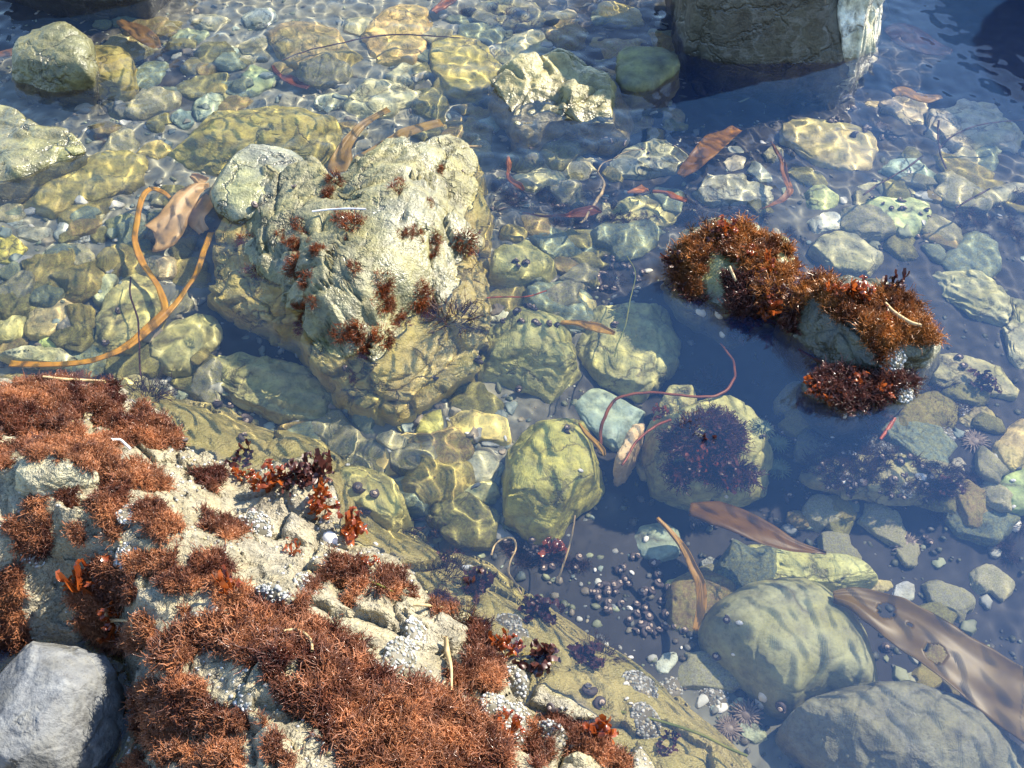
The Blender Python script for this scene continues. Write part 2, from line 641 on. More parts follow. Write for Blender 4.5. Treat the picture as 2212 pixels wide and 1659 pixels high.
def radial(poly, c, phi):
    """distance from c to the polygon along each angle (the farthest crossing)"""
    P = np.array(poly) - c
    Q = np.roll(P, -1, 0)
    r = np.zeros(len(phi))
    d = np.stack([np.cos(phi), np.sin(phi)], 1)
    for a, b in zip(P, Q):
        e = b - a
        den = d[:, 0] * e[1] - d[:, 1] * e[0]
        den = np.where(abs(den) < 1e-9, 1e-9, den)
        t = (a[0] * e[1] - a[1] * e[0]) / den
        s = (a[0] * d[:, 1] - a[1] * d[:, 0]) / den
        r = np.maximum(r, np.where((s >= -1e-6) & (s <= 1 + 1e-6) & (t > 0), t, 0))
    return r


def body(plan, zc, top, bot, seed=0, lvl=5, e=.5, rough=1., cuts=6, shape=None, tilt=(0, 0), ew=.6, strata=0.):
    """a closed stone: plan outline at mid height, domed above and below, chipped by planes and roughened"""
    r_ = np.random.default_rng(seed + 100)
    P = np.array(plan)
    x, y = P[:, 0], P[:, 1]
    xs, ys = np.roll(x, -1), np.roll(y, -1)
    cr = x * ys - xs * y
    A = cr.sum() / 2
    c = np.array((((x + xs) * cr).sum(), ((y + ys) * cr).sum())) / (6 * A)
    size = math.sqrt(abs(A))
    n = 240
    phi = np.linspace(-math.pi, math.pi, n, endpoint=False)
    rad = radial(plan, c, phi)
    k = np.array([1, 2, 3, 2, 1]) / 9
    rad = sum(w * np.roll(rad, i - 2) for i, w in enumerate(k))
    D, F = ico(lvl)
    a = np.arctan2(D[:, 1], D[:, 0])
    rr = np.interp(a, np.append(phi, math.pi), np.append(rad, rad[0]))
    cl = np.sqrt(D[:, 0] ** 2 + D[:, 1] ** 2)
    s = D[:, 2]
    pr = rr * cl ** ew
    q = np.sign(s) * np.abs(s) ** e
    V = np.stack([pr * np.cos(a), pr * np.sin(a), np.where(q > 0, top, bot) * q], 1)
    V[:, 2] += (V[:, 0] * tilt[0] + V[:, 1] * tilt[1]) * np.clip(.5 + q, 0, 1)
    if shape is not None:
        V[:, 2] += shape(V[:, :2] + c) * np.clip(q * 1.6, 0, 1)
    # chipped faces
    for i in range(cuts):
        d = r_.normal(size=3)
        d[2] = abs(d[2]) * .8 + .1
        d /= np.linalg.norm(d)
        h = V @ d
        lim = h.max() * r_.uniform(.72, .95)
        over = np.clip(h - lim, 0, None)
        V = V - d * (over * .82)[:, None]
    nrm = D * np.array((1 / max(size, .01), 1 / max(size, .01), 1 / max(top, .01))) * size
    nrm /= np.linalg.norm(nrm, axis=1)[:, None]
    off = r_.uniform(0, 50, 3)
    Q = V / size
    disp = .055 * fbm(Q * 1.9 + off, 4) + .014 * fbm(Q * 7 + off, 3)
    f1, f2, idn = worley(Q * 2.6 + off + .25 * noise(Q * 5 + off)[:, None])
    disp += .03 * (_g[idn][:, 0]) * np.clip((f2 - f1) * 4, 0, 1) - .018 * np.exp(-((f2 - f1) / .06) ** 2)
    if strata:
        t = Q @ np.array((.35, .5, .8)) * 9 + 1.2 * noise(Q * 3 + off)
        disp += strata * (np.abs((t % 1) - .5) - .25)
    V = V + nrm * (disp * rough * size)[:, None]
    return V, F, c, zc


OLIVE, YEL, DOL, TAN, GREY, TEAL, BLU, BRN, PALE, GRN = (.30, .245, .07), (.37, .33, .055), (.17, .16, .055), (.46, .32, .11), (.25, .25, .19), (.17, .235, .20), (.21, .24, .245), (.25, .18, .075), (.40, .38, .26), (.17, .25, .075)
ROCKS = {}


def rock(label, outline, col=OLIVE, top=None, th=None, mat=None, seed=None, lvl=5, name='rock', cat='rock', group=None, **kw):
    seed = seed if seed is not None else len(ROCKS)
    us = [p[0] for p in outline]
    vs = [p[1] for p in outline]
    cu, cv = sum(us) / len(us), sum(vs) / len(vs)
    g = at(cu, cv, -.2)
    bz = bed_z(g.x, g.y)
    # size first, on the bed
    pl = np.array([at(u, v, bz)[:2] for u, v in outline])
    x, y = pl[:, 0], pl[:, 1]
    size = math.sqrt(abs((x * np.roll(y, -1) - np.roll(x, -1) * y).sum() / 2))
    th = th or .42 * size
    if top is None:
        top = min(bz + .6 * th, -.012)
    zc = top - .55 * th
    tb, bb, zm = .55 * th, max(.45 * th, zc - bz + .03), zc + .12 * th
    if top > 0:
        zc, tb, bb, zm = -.008, top + .008, max(.05, -.008 - bz + .02), 0.
        if mat is M_LED or mat is M_DRY:
            zc, tb, bb, zm = top - .55 * th, .55 * th, .45 * th, top - .28 * th
    plan = [tuple(at(cu + (u - cu) * 1.05, cv + (v - cv) * 1.05, zm)[:2]) for u, v in outline]
    V, F, c, zc = body(plan, zc, tb, bb, seed, lvl, **kw)
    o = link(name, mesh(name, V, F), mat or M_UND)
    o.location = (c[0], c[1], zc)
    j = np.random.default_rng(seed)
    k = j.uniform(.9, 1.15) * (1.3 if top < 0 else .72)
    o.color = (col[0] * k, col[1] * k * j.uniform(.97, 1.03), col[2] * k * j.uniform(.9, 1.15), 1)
    tag(o, label, cat, group)
    surf_add(V + np.array((c[0], c[1], zc)), F)
    ROCKS[label] = o
    return o


# --- the big cracked boulder in the middle
big = [(450, 560), (468, 500), (500, 470), (540, 440), (590, 400), (650, 385), (715, 365), (790, 345), (850, 312), (930, 296), (1000, 325), (1055, 385), (1062, 440), (1052, 520), (1050, 600), (1058, 690), (1035, 770), (965, 815), (905, 868), (830, 872), (760, 866), (700, 805), (650, 745), (630, 705), (570, 690), (490, 655), (448, 605)]
BH = [(460, 560, -.035), (500, 500, -.012), (560, 470, .035), (520, 600, -.02), (600, 640, -.035), (560, 560, .03), (700, 400, .06), (800, 370, .085), (920, 310, .085), (985, 345, .05), (1045, 400, -.02), (1050, 500, -.03), (1045, 600, -.035),
      (900, 420, .11), (850, 500, .10), (940, 480, .085), (1000, 480, .035), (990, 560, .012), (700, 500, .085), (650, 560, .075), (760, 580, .09), (860, 580, .08), (930, 600, .03), (660, 650, .05), (640, 700, -.01), (720, 670, .06), (800, 660, .055), (860, 670, .012), (900, 700, -.012),
      (950, 760, -.04), (850, 740, -.018), (770, 740, .02), (740, 790, -.005), (830, 830, -.045), (760, 850, -.045), (900, 850, -.06), (1040, 720, -.045), (980, 660, -.02), (680, 760, -.015)]
bigh = rbf([at(u, v, z).to_2d()[:] for u, v, z in BH], [h[2] for h in BH])
plan = [tuple(at(u, v, .05 if (v < 400 and 680 < u < 1000) else -.04)[:2]) for u, v in big]
V, F, c, zc = body(plan, -.1, .03, .2, 3, 7, e=.5, rough=.0, cuts=0, ew=.45)
W = V[:, :2] + c
q = np.clip(V[:, 2] / .03, 0, 1)
up = V[:, 2] > 0
V[:, 2] = np.where(up, q ** .28 * (bigh(W) + .1), V[:, 2])
Q = np.concatenate([W, V[:, 2:]], 1)
f1, f2, idn = worley(Q * np.array((9, 9, 9)) + .35 * noise(Q * 14)[:, None])
mk = np.clip(.5 + 2.2 * noise(Q * 6 + 4), 0, 1)
disp = .007 * fbm(Q * 9, 4) + .004 * fbm(Q * 40, 3) + (.009 * _g[idn][:, 0] - .011 * np.exp(-((f2 - f1) / .05) ** 2)) * mk
f1, f2, idn = worley(Q * np.array((6, 6, 4)) + .2 * noise(Q * 11)[:, None])
disp += .028 * (_g[idn][:, :2] * worley.vec[:, :2]).sum(1) - .012 * np.exp(-((f2 - f1) / .03) ** 2)
f1, f2, idn = worley(Q * 22 + .5 * noise(Q * 20)[:, None])
disp += (.005 * _g[idn][:, 1] - .004 * np.exp(-((f2 - f1) / .07) ** 2)) * (1 - mk * .5)
V[:, 2] += disp * np.where(up, 1, .2)
V[:, :2] += (ico(7)[0][:, :2]) * (disp * 1.0)[:, None]
o = link('boulder', mesh('boulder', V, F), rock_mat('big_boulder_rock', .5, .7, coat=.2, wetpatch=.9, crack=10, film=(.22, .195, .065), filmf=.6, spots=.7, grain=1.5, under=(.46, .36, .12), wet_line=False))
o.location = (c[0], c[1], zc)
o.color = (.185, .175, .10, 1)
tag(o, 'biggest boulder, olive and cracked, half above the water and dotted with red seaweed tufts', 'boulder')
surf_add(V + np.array((c[0], c[1], zc)), F)

# --- emergent rocks
rock('pale rounded rock with a wet glare, leaning on the upper left of the biggest boulder', T(0, 0, [(1370, 1250), (1390, 1130), (1500, 1040), (1660, 985), (1800, 945), (1890, 960), (1965, 1050), (1960, 1150), (1900, 1250), (1750, 1400), (1550, 1440), (1420, 1360)]), GREY, .035, .22, M_WET, lvl=6, cuts=4, rough=.7)
rock('grey half-dry dome boulder with a white sheen near the upper left corner', T(0, 0, [(60, 450), (130, 370), (180, 285), (230, 225), (340, 212), (450, 225), (540, 280), (600, 330), (620, 470), (600, 570), (500, 575), (330, 580), (200, 565), (90, 510)]), (.17, .165, .09), .075, .3, M_BLK, lvl=6, cuts=7, tilt=(.1, 0))
rock('olive submerged lump joined to the right foot of the grey half-dry dome boulder', T(0, 0, [(540, 260), (640, 300), (750, 300), (830, 380), (880, 450), (870, 620), (760, 650), (640, 610), (570, 540), (540, 400)]), OLIVE, -.01, .16)
rock('large wet boulder cut by the left edge below the grey dome boulder', T(0, 0, [(-330, 700), (-100, 680), (60, 700), (180, 760), (250, 820), (420, 840), (480, 900), (530, 960), (520, 1010), (400, 1060), (260, 1110), (130, 1180), (0, 1220), (-300, 1200)]), (.30, .28, .12), .016, .28, M_WET, lvl=6, cuts=5)
rock('jagged yellow-olive rock breaking the surface beside the smooth dark dome', T(1, 0, [(970, 620), (1000, 540), (1080, 460), (1180, 410), (1300, 400), (1420, 405), (1560, 390), (1700, 370), (1800, 350), (1790, 520), (1880, 580), (1925, 700), (1890, 770), (1750, 790), (1600, 800), (1470, 770), (1340, 790), (1240, 850), (1100, 760), (1070, 680)]), (.36, .31, .12), .026, .24, M_BLK, lvl=7, cuts=12, rough=2.0, strata=.012)
rock('smooth dark dome rock barely above the water beside the jagged rock', T(1, 0, [(1790, 520), (1790, 380), (1850, 330), (1950, 312), (2080, 340), (2170, 390), (2185, 450), (2120, 510), (2030, 570), (1900, 595), (1820, 570)]), (.11, .115, .09), .03, .2, M_SMO, lvl=6, cuts=1, rough=.35)
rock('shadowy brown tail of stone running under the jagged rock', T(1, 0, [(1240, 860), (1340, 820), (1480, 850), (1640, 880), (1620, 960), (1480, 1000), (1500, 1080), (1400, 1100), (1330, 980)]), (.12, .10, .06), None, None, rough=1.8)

pl = [at(1470, 70, 0), at(1492, 118, 0), at(1560, 138, 0), at(1680, 140, 0), at(1800, 140, 0), at(1848, 128, 0), at(1880, 98, 0), at(1893, 60, 0)]
plan = [tuple(p[:2]) for p in pl] + [(pl[-1].x + .12, pl[-1].y + .25), (pl[-1].x + .0, pl[-1].y + .4), (pl[0].x, pl[0].y + .4)]
V, F, c, zc = body(plan, .0, .52, .36, 8, 7, e=.32, rough=.9, cuts=12, ew=.32)
V[:, 0] -= .06 * np.clip(V[:, 2], 0, 1)
d_ = np.array((.86, -.34, .38)) / np.linalg.norm((.86, -.34, .38))
pc = at(1818, 138, 0)
h_ = (V - np.array((pc.x - c[0], pc.y - c[1], 0))) @ d_
V -= d_ * (np.clip(h_, 0, None) * .93)[:, None]
o = link('boulder', mesh('boulder', V, F), M_DRK)
o.location = (c[0], c[1], zc)
o.color = (.062, .06, .05, 1)  # shade on the front is in this dark colour, sunlight in the shoulder's
tag(o, 'tall dark block of rock standing in the water at the top, its right side sunlit', 'boulder')
surf_add(V + np.array((c[0], c[1], zc)), F)
blk = o
# added shoulder: sunlight on the block's right side, painted as a pale colour
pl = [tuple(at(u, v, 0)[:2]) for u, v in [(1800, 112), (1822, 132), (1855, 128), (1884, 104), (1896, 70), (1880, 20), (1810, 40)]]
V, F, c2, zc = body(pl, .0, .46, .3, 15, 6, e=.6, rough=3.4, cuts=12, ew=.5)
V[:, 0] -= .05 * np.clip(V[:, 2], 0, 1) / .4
sh = link('sun_painted_shoulder', mesh('sun_painted_shoulder', V, F), M_WET, blk)
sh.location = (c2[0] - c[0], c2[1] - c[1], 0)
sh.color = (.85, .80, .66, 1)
sh['label'] = 'shoulder of the dark block with sunlight painted on in cream'
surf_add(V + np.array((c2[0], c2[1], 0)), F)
# boulders beyond the frame, mirrored in the water; the tallest added for its shade
for lab, plan, zt, s in (('dark boulder past the upper right corner, mirrored in black water', [(1.32, 3.02), (1.7, 2.92), (2.3, 2.95), (2.7, 3.2), (2.5, 3.7), (1.6, 3.7), (1.3, 3.4)], .68, 31),
                         ('tallest unseen boulder, added past the right edge to shade the water', [(2.05, 2.82), (2.3, 2.79), (2.55, 2.82), (2.75, 3.0), (2.7, 3.25), (2.1, 3.25)], 1.2, 33),
                         ('dark boulder at the top edge near the left corner, mirrored in the water', [(-1.42, 2.86), (-1.2, 2.74), (-.98, 2.72), (-.93, 2.9), (-1.0, 3.2), (-1.4, 3.25)], .3, 32)):
    V, F, c, zc = body(plan, .0, zt, .35, s, 6, e=.45, rough=.7, cuts=6, ew=.5)
    o = link('boulder', mesh('boulder', V, F), M_DRK)
    o.location = (c[0], c[1], zc)
    o.color = (.05, .047, .035, 1)
    tag(o, lab, 'boulder')
    surf_add(V + np.array((c[0], c[1], zc)), F)

# --- weedy twin rocks on the right
rock('left one of two weed-covered rocks above the water at right', [(1440, 585), (1465, 535), (1540, 500), (1610, 495), (1680, 525), (1722, 570), (1730, 615), (1700, 650), (1650, 685), (1595, 700), (1560, 675), (1510, 650), (1470, 625)], (.13, .125, .075), .05, .3, M_WET, lvl=6, cuts=9, rough=1.5)
rock('right one of two weed-covered rocks above the water at right', [(1690, 690), (1715, 615), (1790, 600), (1880, 622), (1960, 645), (2000, 690), (2028, 740), (1995, 790), (1940, 800), (1900, 815), (1820, 810), (1760, 775), (1715, 730)], (.08, .08, .065), .07, .34, M_BLK, lvl=6, cuts=9, rough=1.4)
rock('low black ragged stone at the waterline below the right weed-covered rock', [(1735, 815), (1790, 785), (1860, 775), (1950, 795), (1985, 815), (1940, 850), (1890, 872), (1820, 882), (1770, 860)], (.06, .06, .05), .012, .16, M_BLK, lvl=6, rough=2.2, cuts=4)
rock('small white-glinting wet stone at the right tip of the right weed-covered rock', [(1960, 745), (1990, 728), (2028, 735), (2035, 760), (2000, 790), (1965, 790)], (.3, .29, .22), .03, .13, M_WET)

# --- submerged stones: upper left
UND = [
 ('long flat stone webbed with light below the big left-edge boulder', T(0, 0, [(110, 1310), (200, 1260), (330, 1180), (450, 1090), (560, 1010), (700, 975), (830, 985), (930, 1040), (945, 1110), (900, 1190), (760, 1260), (620, 1310), (480, 1350), (330, 1415), (230, 1405), (140, 1370)]), OLIVE, {}),
 ('big light-webbed slab with a dark left face above the biggest boulder', T(0, 0, [(1060, 1010), (1190, 900), (1300, 790), (1400, 740), (1560, 710), (1800, 730), (2000, 780), (2180, 840), (2220, 900), (2212, 1060), (2050, 1120), (1900, 1080), (1700, 1060), (1560, 1120), (1400, 1160), (1250, 1130), (1130, 1070)]), OLIVE, dict(top=-.015, th=.26, cuts=9, lvl=6)),
 ('brown veined stone at the top, left of the tan one', T(0, 0, [(1740, 210), (1850, 150), (2000, 125), (2150, 160), (2250, 230), (2270, 340), (2200, 440), (2100, 500), (1950, 480), (1830, 400), (1760, 290)]), BRN, {}),
 ('tan square-ended stone webbed with gold light at the top', T(1, 0, [(110, 350), (170, 220), (210, 110), (260, 60), (400, 45), (530, 60), (600, 110), (610, 170), (570, 250), (540, 340), (460, 405), (330, 420), (180, 425), (105, 390)]), TAN, dict(cuts=8)),
 ('large hazy olive stone right of the tan square-ended stone', T(1, 0, [(560, 500), (570, 300), (620, 240), (760, 235), (850, 270), (930, 320), (990, 400), (1050, 470), (1000, 560), (930, 600), (880, 670), (760, 700), (650, 640), (580, 570)]), OLIVE, {}),
 ('rounded stone with bright light net, left above the jagged rock', T(1, 0, [(960, 330), (1050, 250), (1130, 205), (1260, 200), (1330, 240), (1340, 330), (1280, 385), (1180, 420), (1060, 430), (990, 390)]), PALE, {}),
 ('pale oval stone under the hazy olive stone', T(1, 0, [(0, 650), (80, 570), (220, 525), (360, 530), (450, 570), (530, 600), (520, 660), (400, 690), (300, 740), (150, 765), (60, 740)]), (.34, .34, .2), {}),
 ('whitish stone wedged above the pale oval stone', T(1, 0, [(260, 470), (400, 400), (500, 385), (545, 430), (530, 520), (430, 560), (320, 530)]), PALE, {}),
 ('brown pair-shaped stone between biggest boulder and jagged rock', T(1, 0, [(620, 840), (700, 790), (780, 745), (840, 790), (850, 860), (790, 920), (680, 920), (630, 890)]), BRN, {}),
 ('greenish oval stone near the top, right of the grey dome boulder', T(0, 0, [(1090, 250), (1130, 205), (1230, 185), (1330, 200), (1350, 240), (1290, 290), (1180, 290)]), TEAL, {}),
 ('pale teal stone left of the brown veined stone', T(0, 0, [(1340, 380), (1400, 335), (1470, 295), (1540, 315), (1590, 370), (1540, 425), (1440, 450), (1370, 435)]), (.3, .36, .28), {}),
 ('smooth green stone below the brown veined stone', T(0, 0, [(1510, 560), (1560, 480), (1640, 430), (1720, 450), (1790, 500), (1760, 550), (1680, 590), (1590, 620), (1530, 600)]), (.22, .29, .17), dict(mat='s')),
 ('dark blue-grey lens-shaped stone below the grey dome boulder', T(0, 0, [(665, 705), (690, 650), (780, 630), (900, 640), (1010, 640), (1080, 670), (1040, 720), (930, 755), (780, 765), (690, 740)]), (.09, .09, .08), {}),
 ('pale green stone right of the dark lens-shaped stone', T(0, 0, [(1230, 700), (1270, 610), (1350, 585), (1440, 620), (1460, 690), (1390, 765), (1280, 780)]), (.28, .33, .22), {}),
 ('small green-grey stone under the pale green stone', T(0, 0, [(1110, 760), (1160, 700), (1230, 730), (1250, 800), (1180, 830), (1120, 800)]), TEAL, {}),
 ('yellowish stone in the gravel above the light-webbed slab', T(0, 0, [(1440, 640), (1480, 570), (1550, 600), (1550, 670), (1500, 700)]), (.42, .36, .14), {}),
 ('small olive stone left of the slab with a dark face', T(0, 0, [(890, 1000), (930, 940), (1030, 905), (1110, 935), (1105, 995), (1000, 1035), (920, 1030)]), OLIVE, {}),
 ('mossy dark stone left of the orange kelp loop', T(0, 0, [(690, 1440), (730, 1390), (820, 1370), (880, 1410), (870, 1520), (800, 1560), (720, 1530)]), (.13, .14, .07), dict(rough=1.6)),
 ('white-grey oval stone left of the mossy dark stone', T(0, 0, [(470, 1400), (540, 1350), (640, 1365), (690, 1410), (640, 1455), (520, 1450)]), PALE, {}),
 ('small white pebble-like stone above the mossy dark stone', T(0, 0, [(640, 1330), (700, 1295), (790, 1310), (780, 1350), (690, 1370)]), (.5, .5, .44), {}),
 ('teal-grey stone below the white-grey oval stone', T(0, 0, [(350, 1500), (400, 1440), (520, 1425), (610, 1470), (600, 1550), (500, 1590), (400, 1580)]), (.3, .33, .28), {}),
 ('pale wedge stone under the teal-grey stone at left', T(0, 0, [(295, 1620), (350, 1575), (480, 1580), (590, 1640), (500, 1670), (340, 1670)]), PALE, {}),
 ('flat grey stone left of the teal-grey stone', T(0, 0, [(100, 1500), (200, 1470), (340, 1480), (350, 1530), (240, 1560), (130, 1545)]), GREY, {}),
 ('round blue-grey stone at left under the long flat stone', T(0, 0, [(40, 1450), (70, 1405), (150, 1415), (165, 1470), (110, 1495)]), BLU, {}),
 ('yellow-green stone on the left edge among pebbles', T(0, 0, [(-80, 1560), (0, 1470), (90, 1500), (175, 1580), (170, 1660), (60, 1720), (-60, 1700)]), YEL, {}),
 ('bright yellow stone under the boulder at the top left edge', T(0, 0, [(690, 20), (740, -40), (850, -30), (850, 30), (770, 70)]), (.55, .45, .16), {}),
 ('blue-grey stone at the top edge left of the tan stone', T(0, 0, [(1560, 110), (1640, 55), (1760, 60), (1800, 120), (1740, 180), (1620, 190)]), BLU, {}),
 ('rough grey stone patch at the top edge above the greenish oval', T(0, 0, [(1180, 130), (1260, 80), (1380, 90), (1480, 130), (1440, 185), (1300, 190)]), GREY, dict(rough=1.6)),
 ('small pale stone between brown veined and tan stones', T(1, 0, [(10, 190), (70, 100), (190, 95), (210, 140), (160, 220), (110, 240), (40, 230)]), (.33, .3, .2), {}),
 ('brown-green stone at the left of the tan stone foot', T(0, 0, [(2020, 640), (2110, 600), (2230, 620), (2240, 680), (2130, 720), (2040, 700)]), (.24, .26, .18), {}),
 ('dark weedy stone at the top centre with light streaks', T(1, 0, [(740, 60), (860, 0), (1060, -40), (1250, 10), (1330, 110), (1280, 170), (1060, 190), (850, 180)]), (.14, .13, .09), dict(rough=1.7)),
 ('faint pale slab at the top centre right', T(1, 0, [(1340, 190), (1390, 130), (1460, 95), (1500, 160), (1600, 200), (1540, 240), (1370, 235)]), (.28, .32, .28), {}),
]
# upper right
UND += [
 ('large round stone with curved light lines below the tall dark block', T(2, 0, [(560, 870), (640, 800), (780, 780), (950, 800), (1130, 830), (1210, 880), (1260, 980), (1200, 1080), (1110, 1125), (1000, 1110), (850, 1060), (720, 960), (620, 920)]), (.36, .31, .17), dict(lvl=6, mat='s')),
 ('pale broken slab right of the stone with curved light lines', T(2, 0, [(1590, 900), (1620, 740), (1760, 700), (1900, 620), (1960, 680), (2060, 720), (2060, 770), (2180, 800), (2230, 900), (2180, 980), (1950, 960), (1860, 1000), (1800, 1050), (1700, 1040), (1640, 980)]), (.36, .33, .24), dict(cuts=10, lvl=6)),
 ('weedy tan stone under the dark reflection at upper right', T(2, 0, [(1280, 690), (1340, 620), (1440, 600), (1560, 640), (1580, 740), (1520, 860), (1440, 830), (1360, 740)]), (.3, .25, .16), dict(rough=1.6)),
 ('greenish flat stone below the pale broken slab', T(2, 0, [(1250, 1090), (1330, 1060), (1540, 1035), (1660, 1140), (1620, 1200), (1600, 1255), (1500, 1190), (1330, 1170)]), TEAL, dict(cuts=9)),
 ('speckled grey stone right of the orange blade', T(2, 0, [(70, 1250), (130, 1140), (300, 1130), (380, 1130), (450, 1200), (560, 1250), (580, 1310), (500, 1355), (350, 1360), (180, 1330)]), GREY, {}),
 ('small yellow-green round stone right of the thin orange strip', T(2, 0, [(790, 1260), (850, 1210), (930, 1200), (990, 1260), (1000, 1320), (930, 1375), (850, 1365), (800, 1325)]), (.32, .36, .15), {}),
 ('white angular stone under the small yellow-green round one', T(2, 0, [(760, 1405), (900, 1380), (1020, 1380), (1070, 1440), (1090, 1490), (960, 1500), (860, 1510), (820, 1450)]), (.5, .5, .42), dict(cuts=9)),
 ('smooth pale green stone right of the white angular stone', T(2, 0, [(1150, 1410), (1220, 1290), (1340, 1262), (1480, 1285), (1590, 1310), (1612, 1380), (1570, 1450), (1480, 1530), (1340, 1562), (1260, 1530), (1160, 1475)]), (.33, .38, .18), dict(mat='s')),
 ('olive-grey stone just above the right weed-covered rock', T(2, 0, [(820, 1620), (880, 1540), (1000, 1510), (1130, 1530), (1200, 1600), (1310, 1670), (1280, 1760), (1100, 1770), (930, 1720)]), (.25, .25, .17), {}),
 ('slanting slab with dark weed on its right end at right edge', T(2, 0, [(1660, 1200), (1760, 1180), (1850, 1270), (2000, 1240), (2200, 1150), (2300, 1180), (2200, 1260), (2000, 1340), (1820, 1390), (1700, 1330)]), (.28, .27, .18), dict(cuts=8)),
 ('small stone above the smooth pale green stone', T(2, 0, [(1320, 1220), (1370, 1185), (1460, 1200), (1520, 1260), (1440, 1275)]), (.32, .32, .2), {}),
 ('small tan stone left above the smooth pale green stone', T(2, 0, [(1130, 1220), (1200, 1185), (1290, 1190), (1260, 1230), (1170, 1245)]), (.36, .34, .24), {}),
 ('grey stone left of the thin orange strip', T(2, 0, [(410, 1100), (450, 1040), (500, 1060), (560, 1140), (580, 1200), (500, 1200), (440, 1160)]), BLU, {}),
 ('pale wavy stone right of the orange blade tip', T(2, 0, [(270, 1060), (310, 1020), (390, 1040), (400, 1090), (330, 1100)]), PALE, {}),
 ('blue-grey stone above the pale wavy stone', T(2, 0, [(280, 980), (320, 940), (385, 960), (375, 1000), (310, 1005)]), BLU, {}),
 ('elongated grey-green stone left of the orange blade', T(1, 0, [(1740, 1090), (1830, 980), (1960, 940), (2100, 920), (2212, 980), (2260, 1080), (2180, 1150), (2000, 1185), (1850, 1170)]), GREY, dict(lvl=6)),
 ('light-netted stone between the orange weed and grey-green stone', T(1, 0, [(1110, 1150), (1200, 1100), (1350, 1090), (1480, 1110), (1490, 1190), (1370, 1220), (1200, 1230)]), (.35, .33, .2), {}),
 ('small stone behind the light-netted one near the jagged tail', T(1, 0, [(1430, 1070), (1500, 1020), (1620, 1030), (1660, 1090), (1580, 1130), (1480, 1120)]), (.33, .31, .22), {}),
 ('long light-netted stone left above the left weed-covered rock', T(1, 0, [(1640, 1470), (1720, 1390), (1850, 1310), (2000, 1260), (2200, 1290), (2240, 1360), (2130, 1440), (1960, 1530), (1860, 1570), (1720, 1560)]), (.36, .33, .15), dict(lvl=6)),
 ('flat stone at upper right below the mirrored boulder', T(2, 0, [(1180, 690), (1230, 650), (1280, 660), (1260, 700)]), BRN, {}),
 ('hazy grey-green slab at the right edge under the weedy slab', T(2, 1, [(1620, 60), (1700, 25), (1790, 80), (1900, 110), (2000, 180), (2080, 240), (2130, 340), (2100, 440), (2000, 470), (1900, 440), (1800, 330), (1640, 230)]), (.28, .27, .17), dict(lvl=6, rough=1.5, strata=.04)),
 ('second hazy slab at the right edge, lower than its neighbour', T(2, 1, [(2090, 260), (2212, 240), (2300, 300), (2300, 760), (2212, 780), (2120, 680), (2090, 480), (2150, 380)]), (.25, .24, .16), dict(rough=1.5)),
 ('olive flat stone under the right tip of the right weed-covered rock', T(2, 1, [(1540, 770), (1620, 690), (1720, 610), (1900, 640), (2050, 730), (2160, 840), (2130, 920), (1900, 900), (1780, 870), (1650, 860)]), (.27, .25, .15), dict(cuts=9)),
 ('tan boulder at the right edge among white barnacles', T(2, 1, [(1960, 1300), (2050, 1190), (2120, 1100), (2230, 1040), (2330, 1100), (2330, 1320), (2180, 1380), (2040, 1370)]), (.36, .28, .14), {}),
 ('bright green boulder cut by the right edge', T(2, 1, [(2020, 1525), (2070, 1440), (2212, 1380), (2340, 1400), (2340, 1640), (2212, 1650), (2100, 1640), (2040, 1585)]), (.22, .30, .12), dict(mat='s')),
 ('low weedy shelf stone right of the deep channel', T(2, 1, [(720, 1360), (900, 1280), (1100, 1290), (1300, 1310), (1560, 1330), (1750, 1370), (1890, 1420), (1890, 1500), (1700, 1530), (1560, 1580), (1300, 1570), (1080, 1530), (850, 1460)]), (.22, .20, .11), dict(lvl=6, rough=1.5)),
 ('small olive stone left below the black ragged stone', T(2, 1, [(1000, 1010), (1090, 980), (1170, 1010), (1180, 1080), (1140, 1160), (1060, 1110)]), OLIVE, {}),
 ('yellowish stone with white barnacles on top at right', T(2, 1, [(1770, 1070), (1850, 1000), (1960, 975), (2030, 1030), (2010, 1100), (1870, 1125)]), (.34, .28, .13), {}),
 ('small olive stone below the white-topped snail at right', T(2, 1, [(1400, 1040), (1480, 990), (1560, 1005), (1530, 1060), (1440, 1075)]), OLIVE, {}),
]
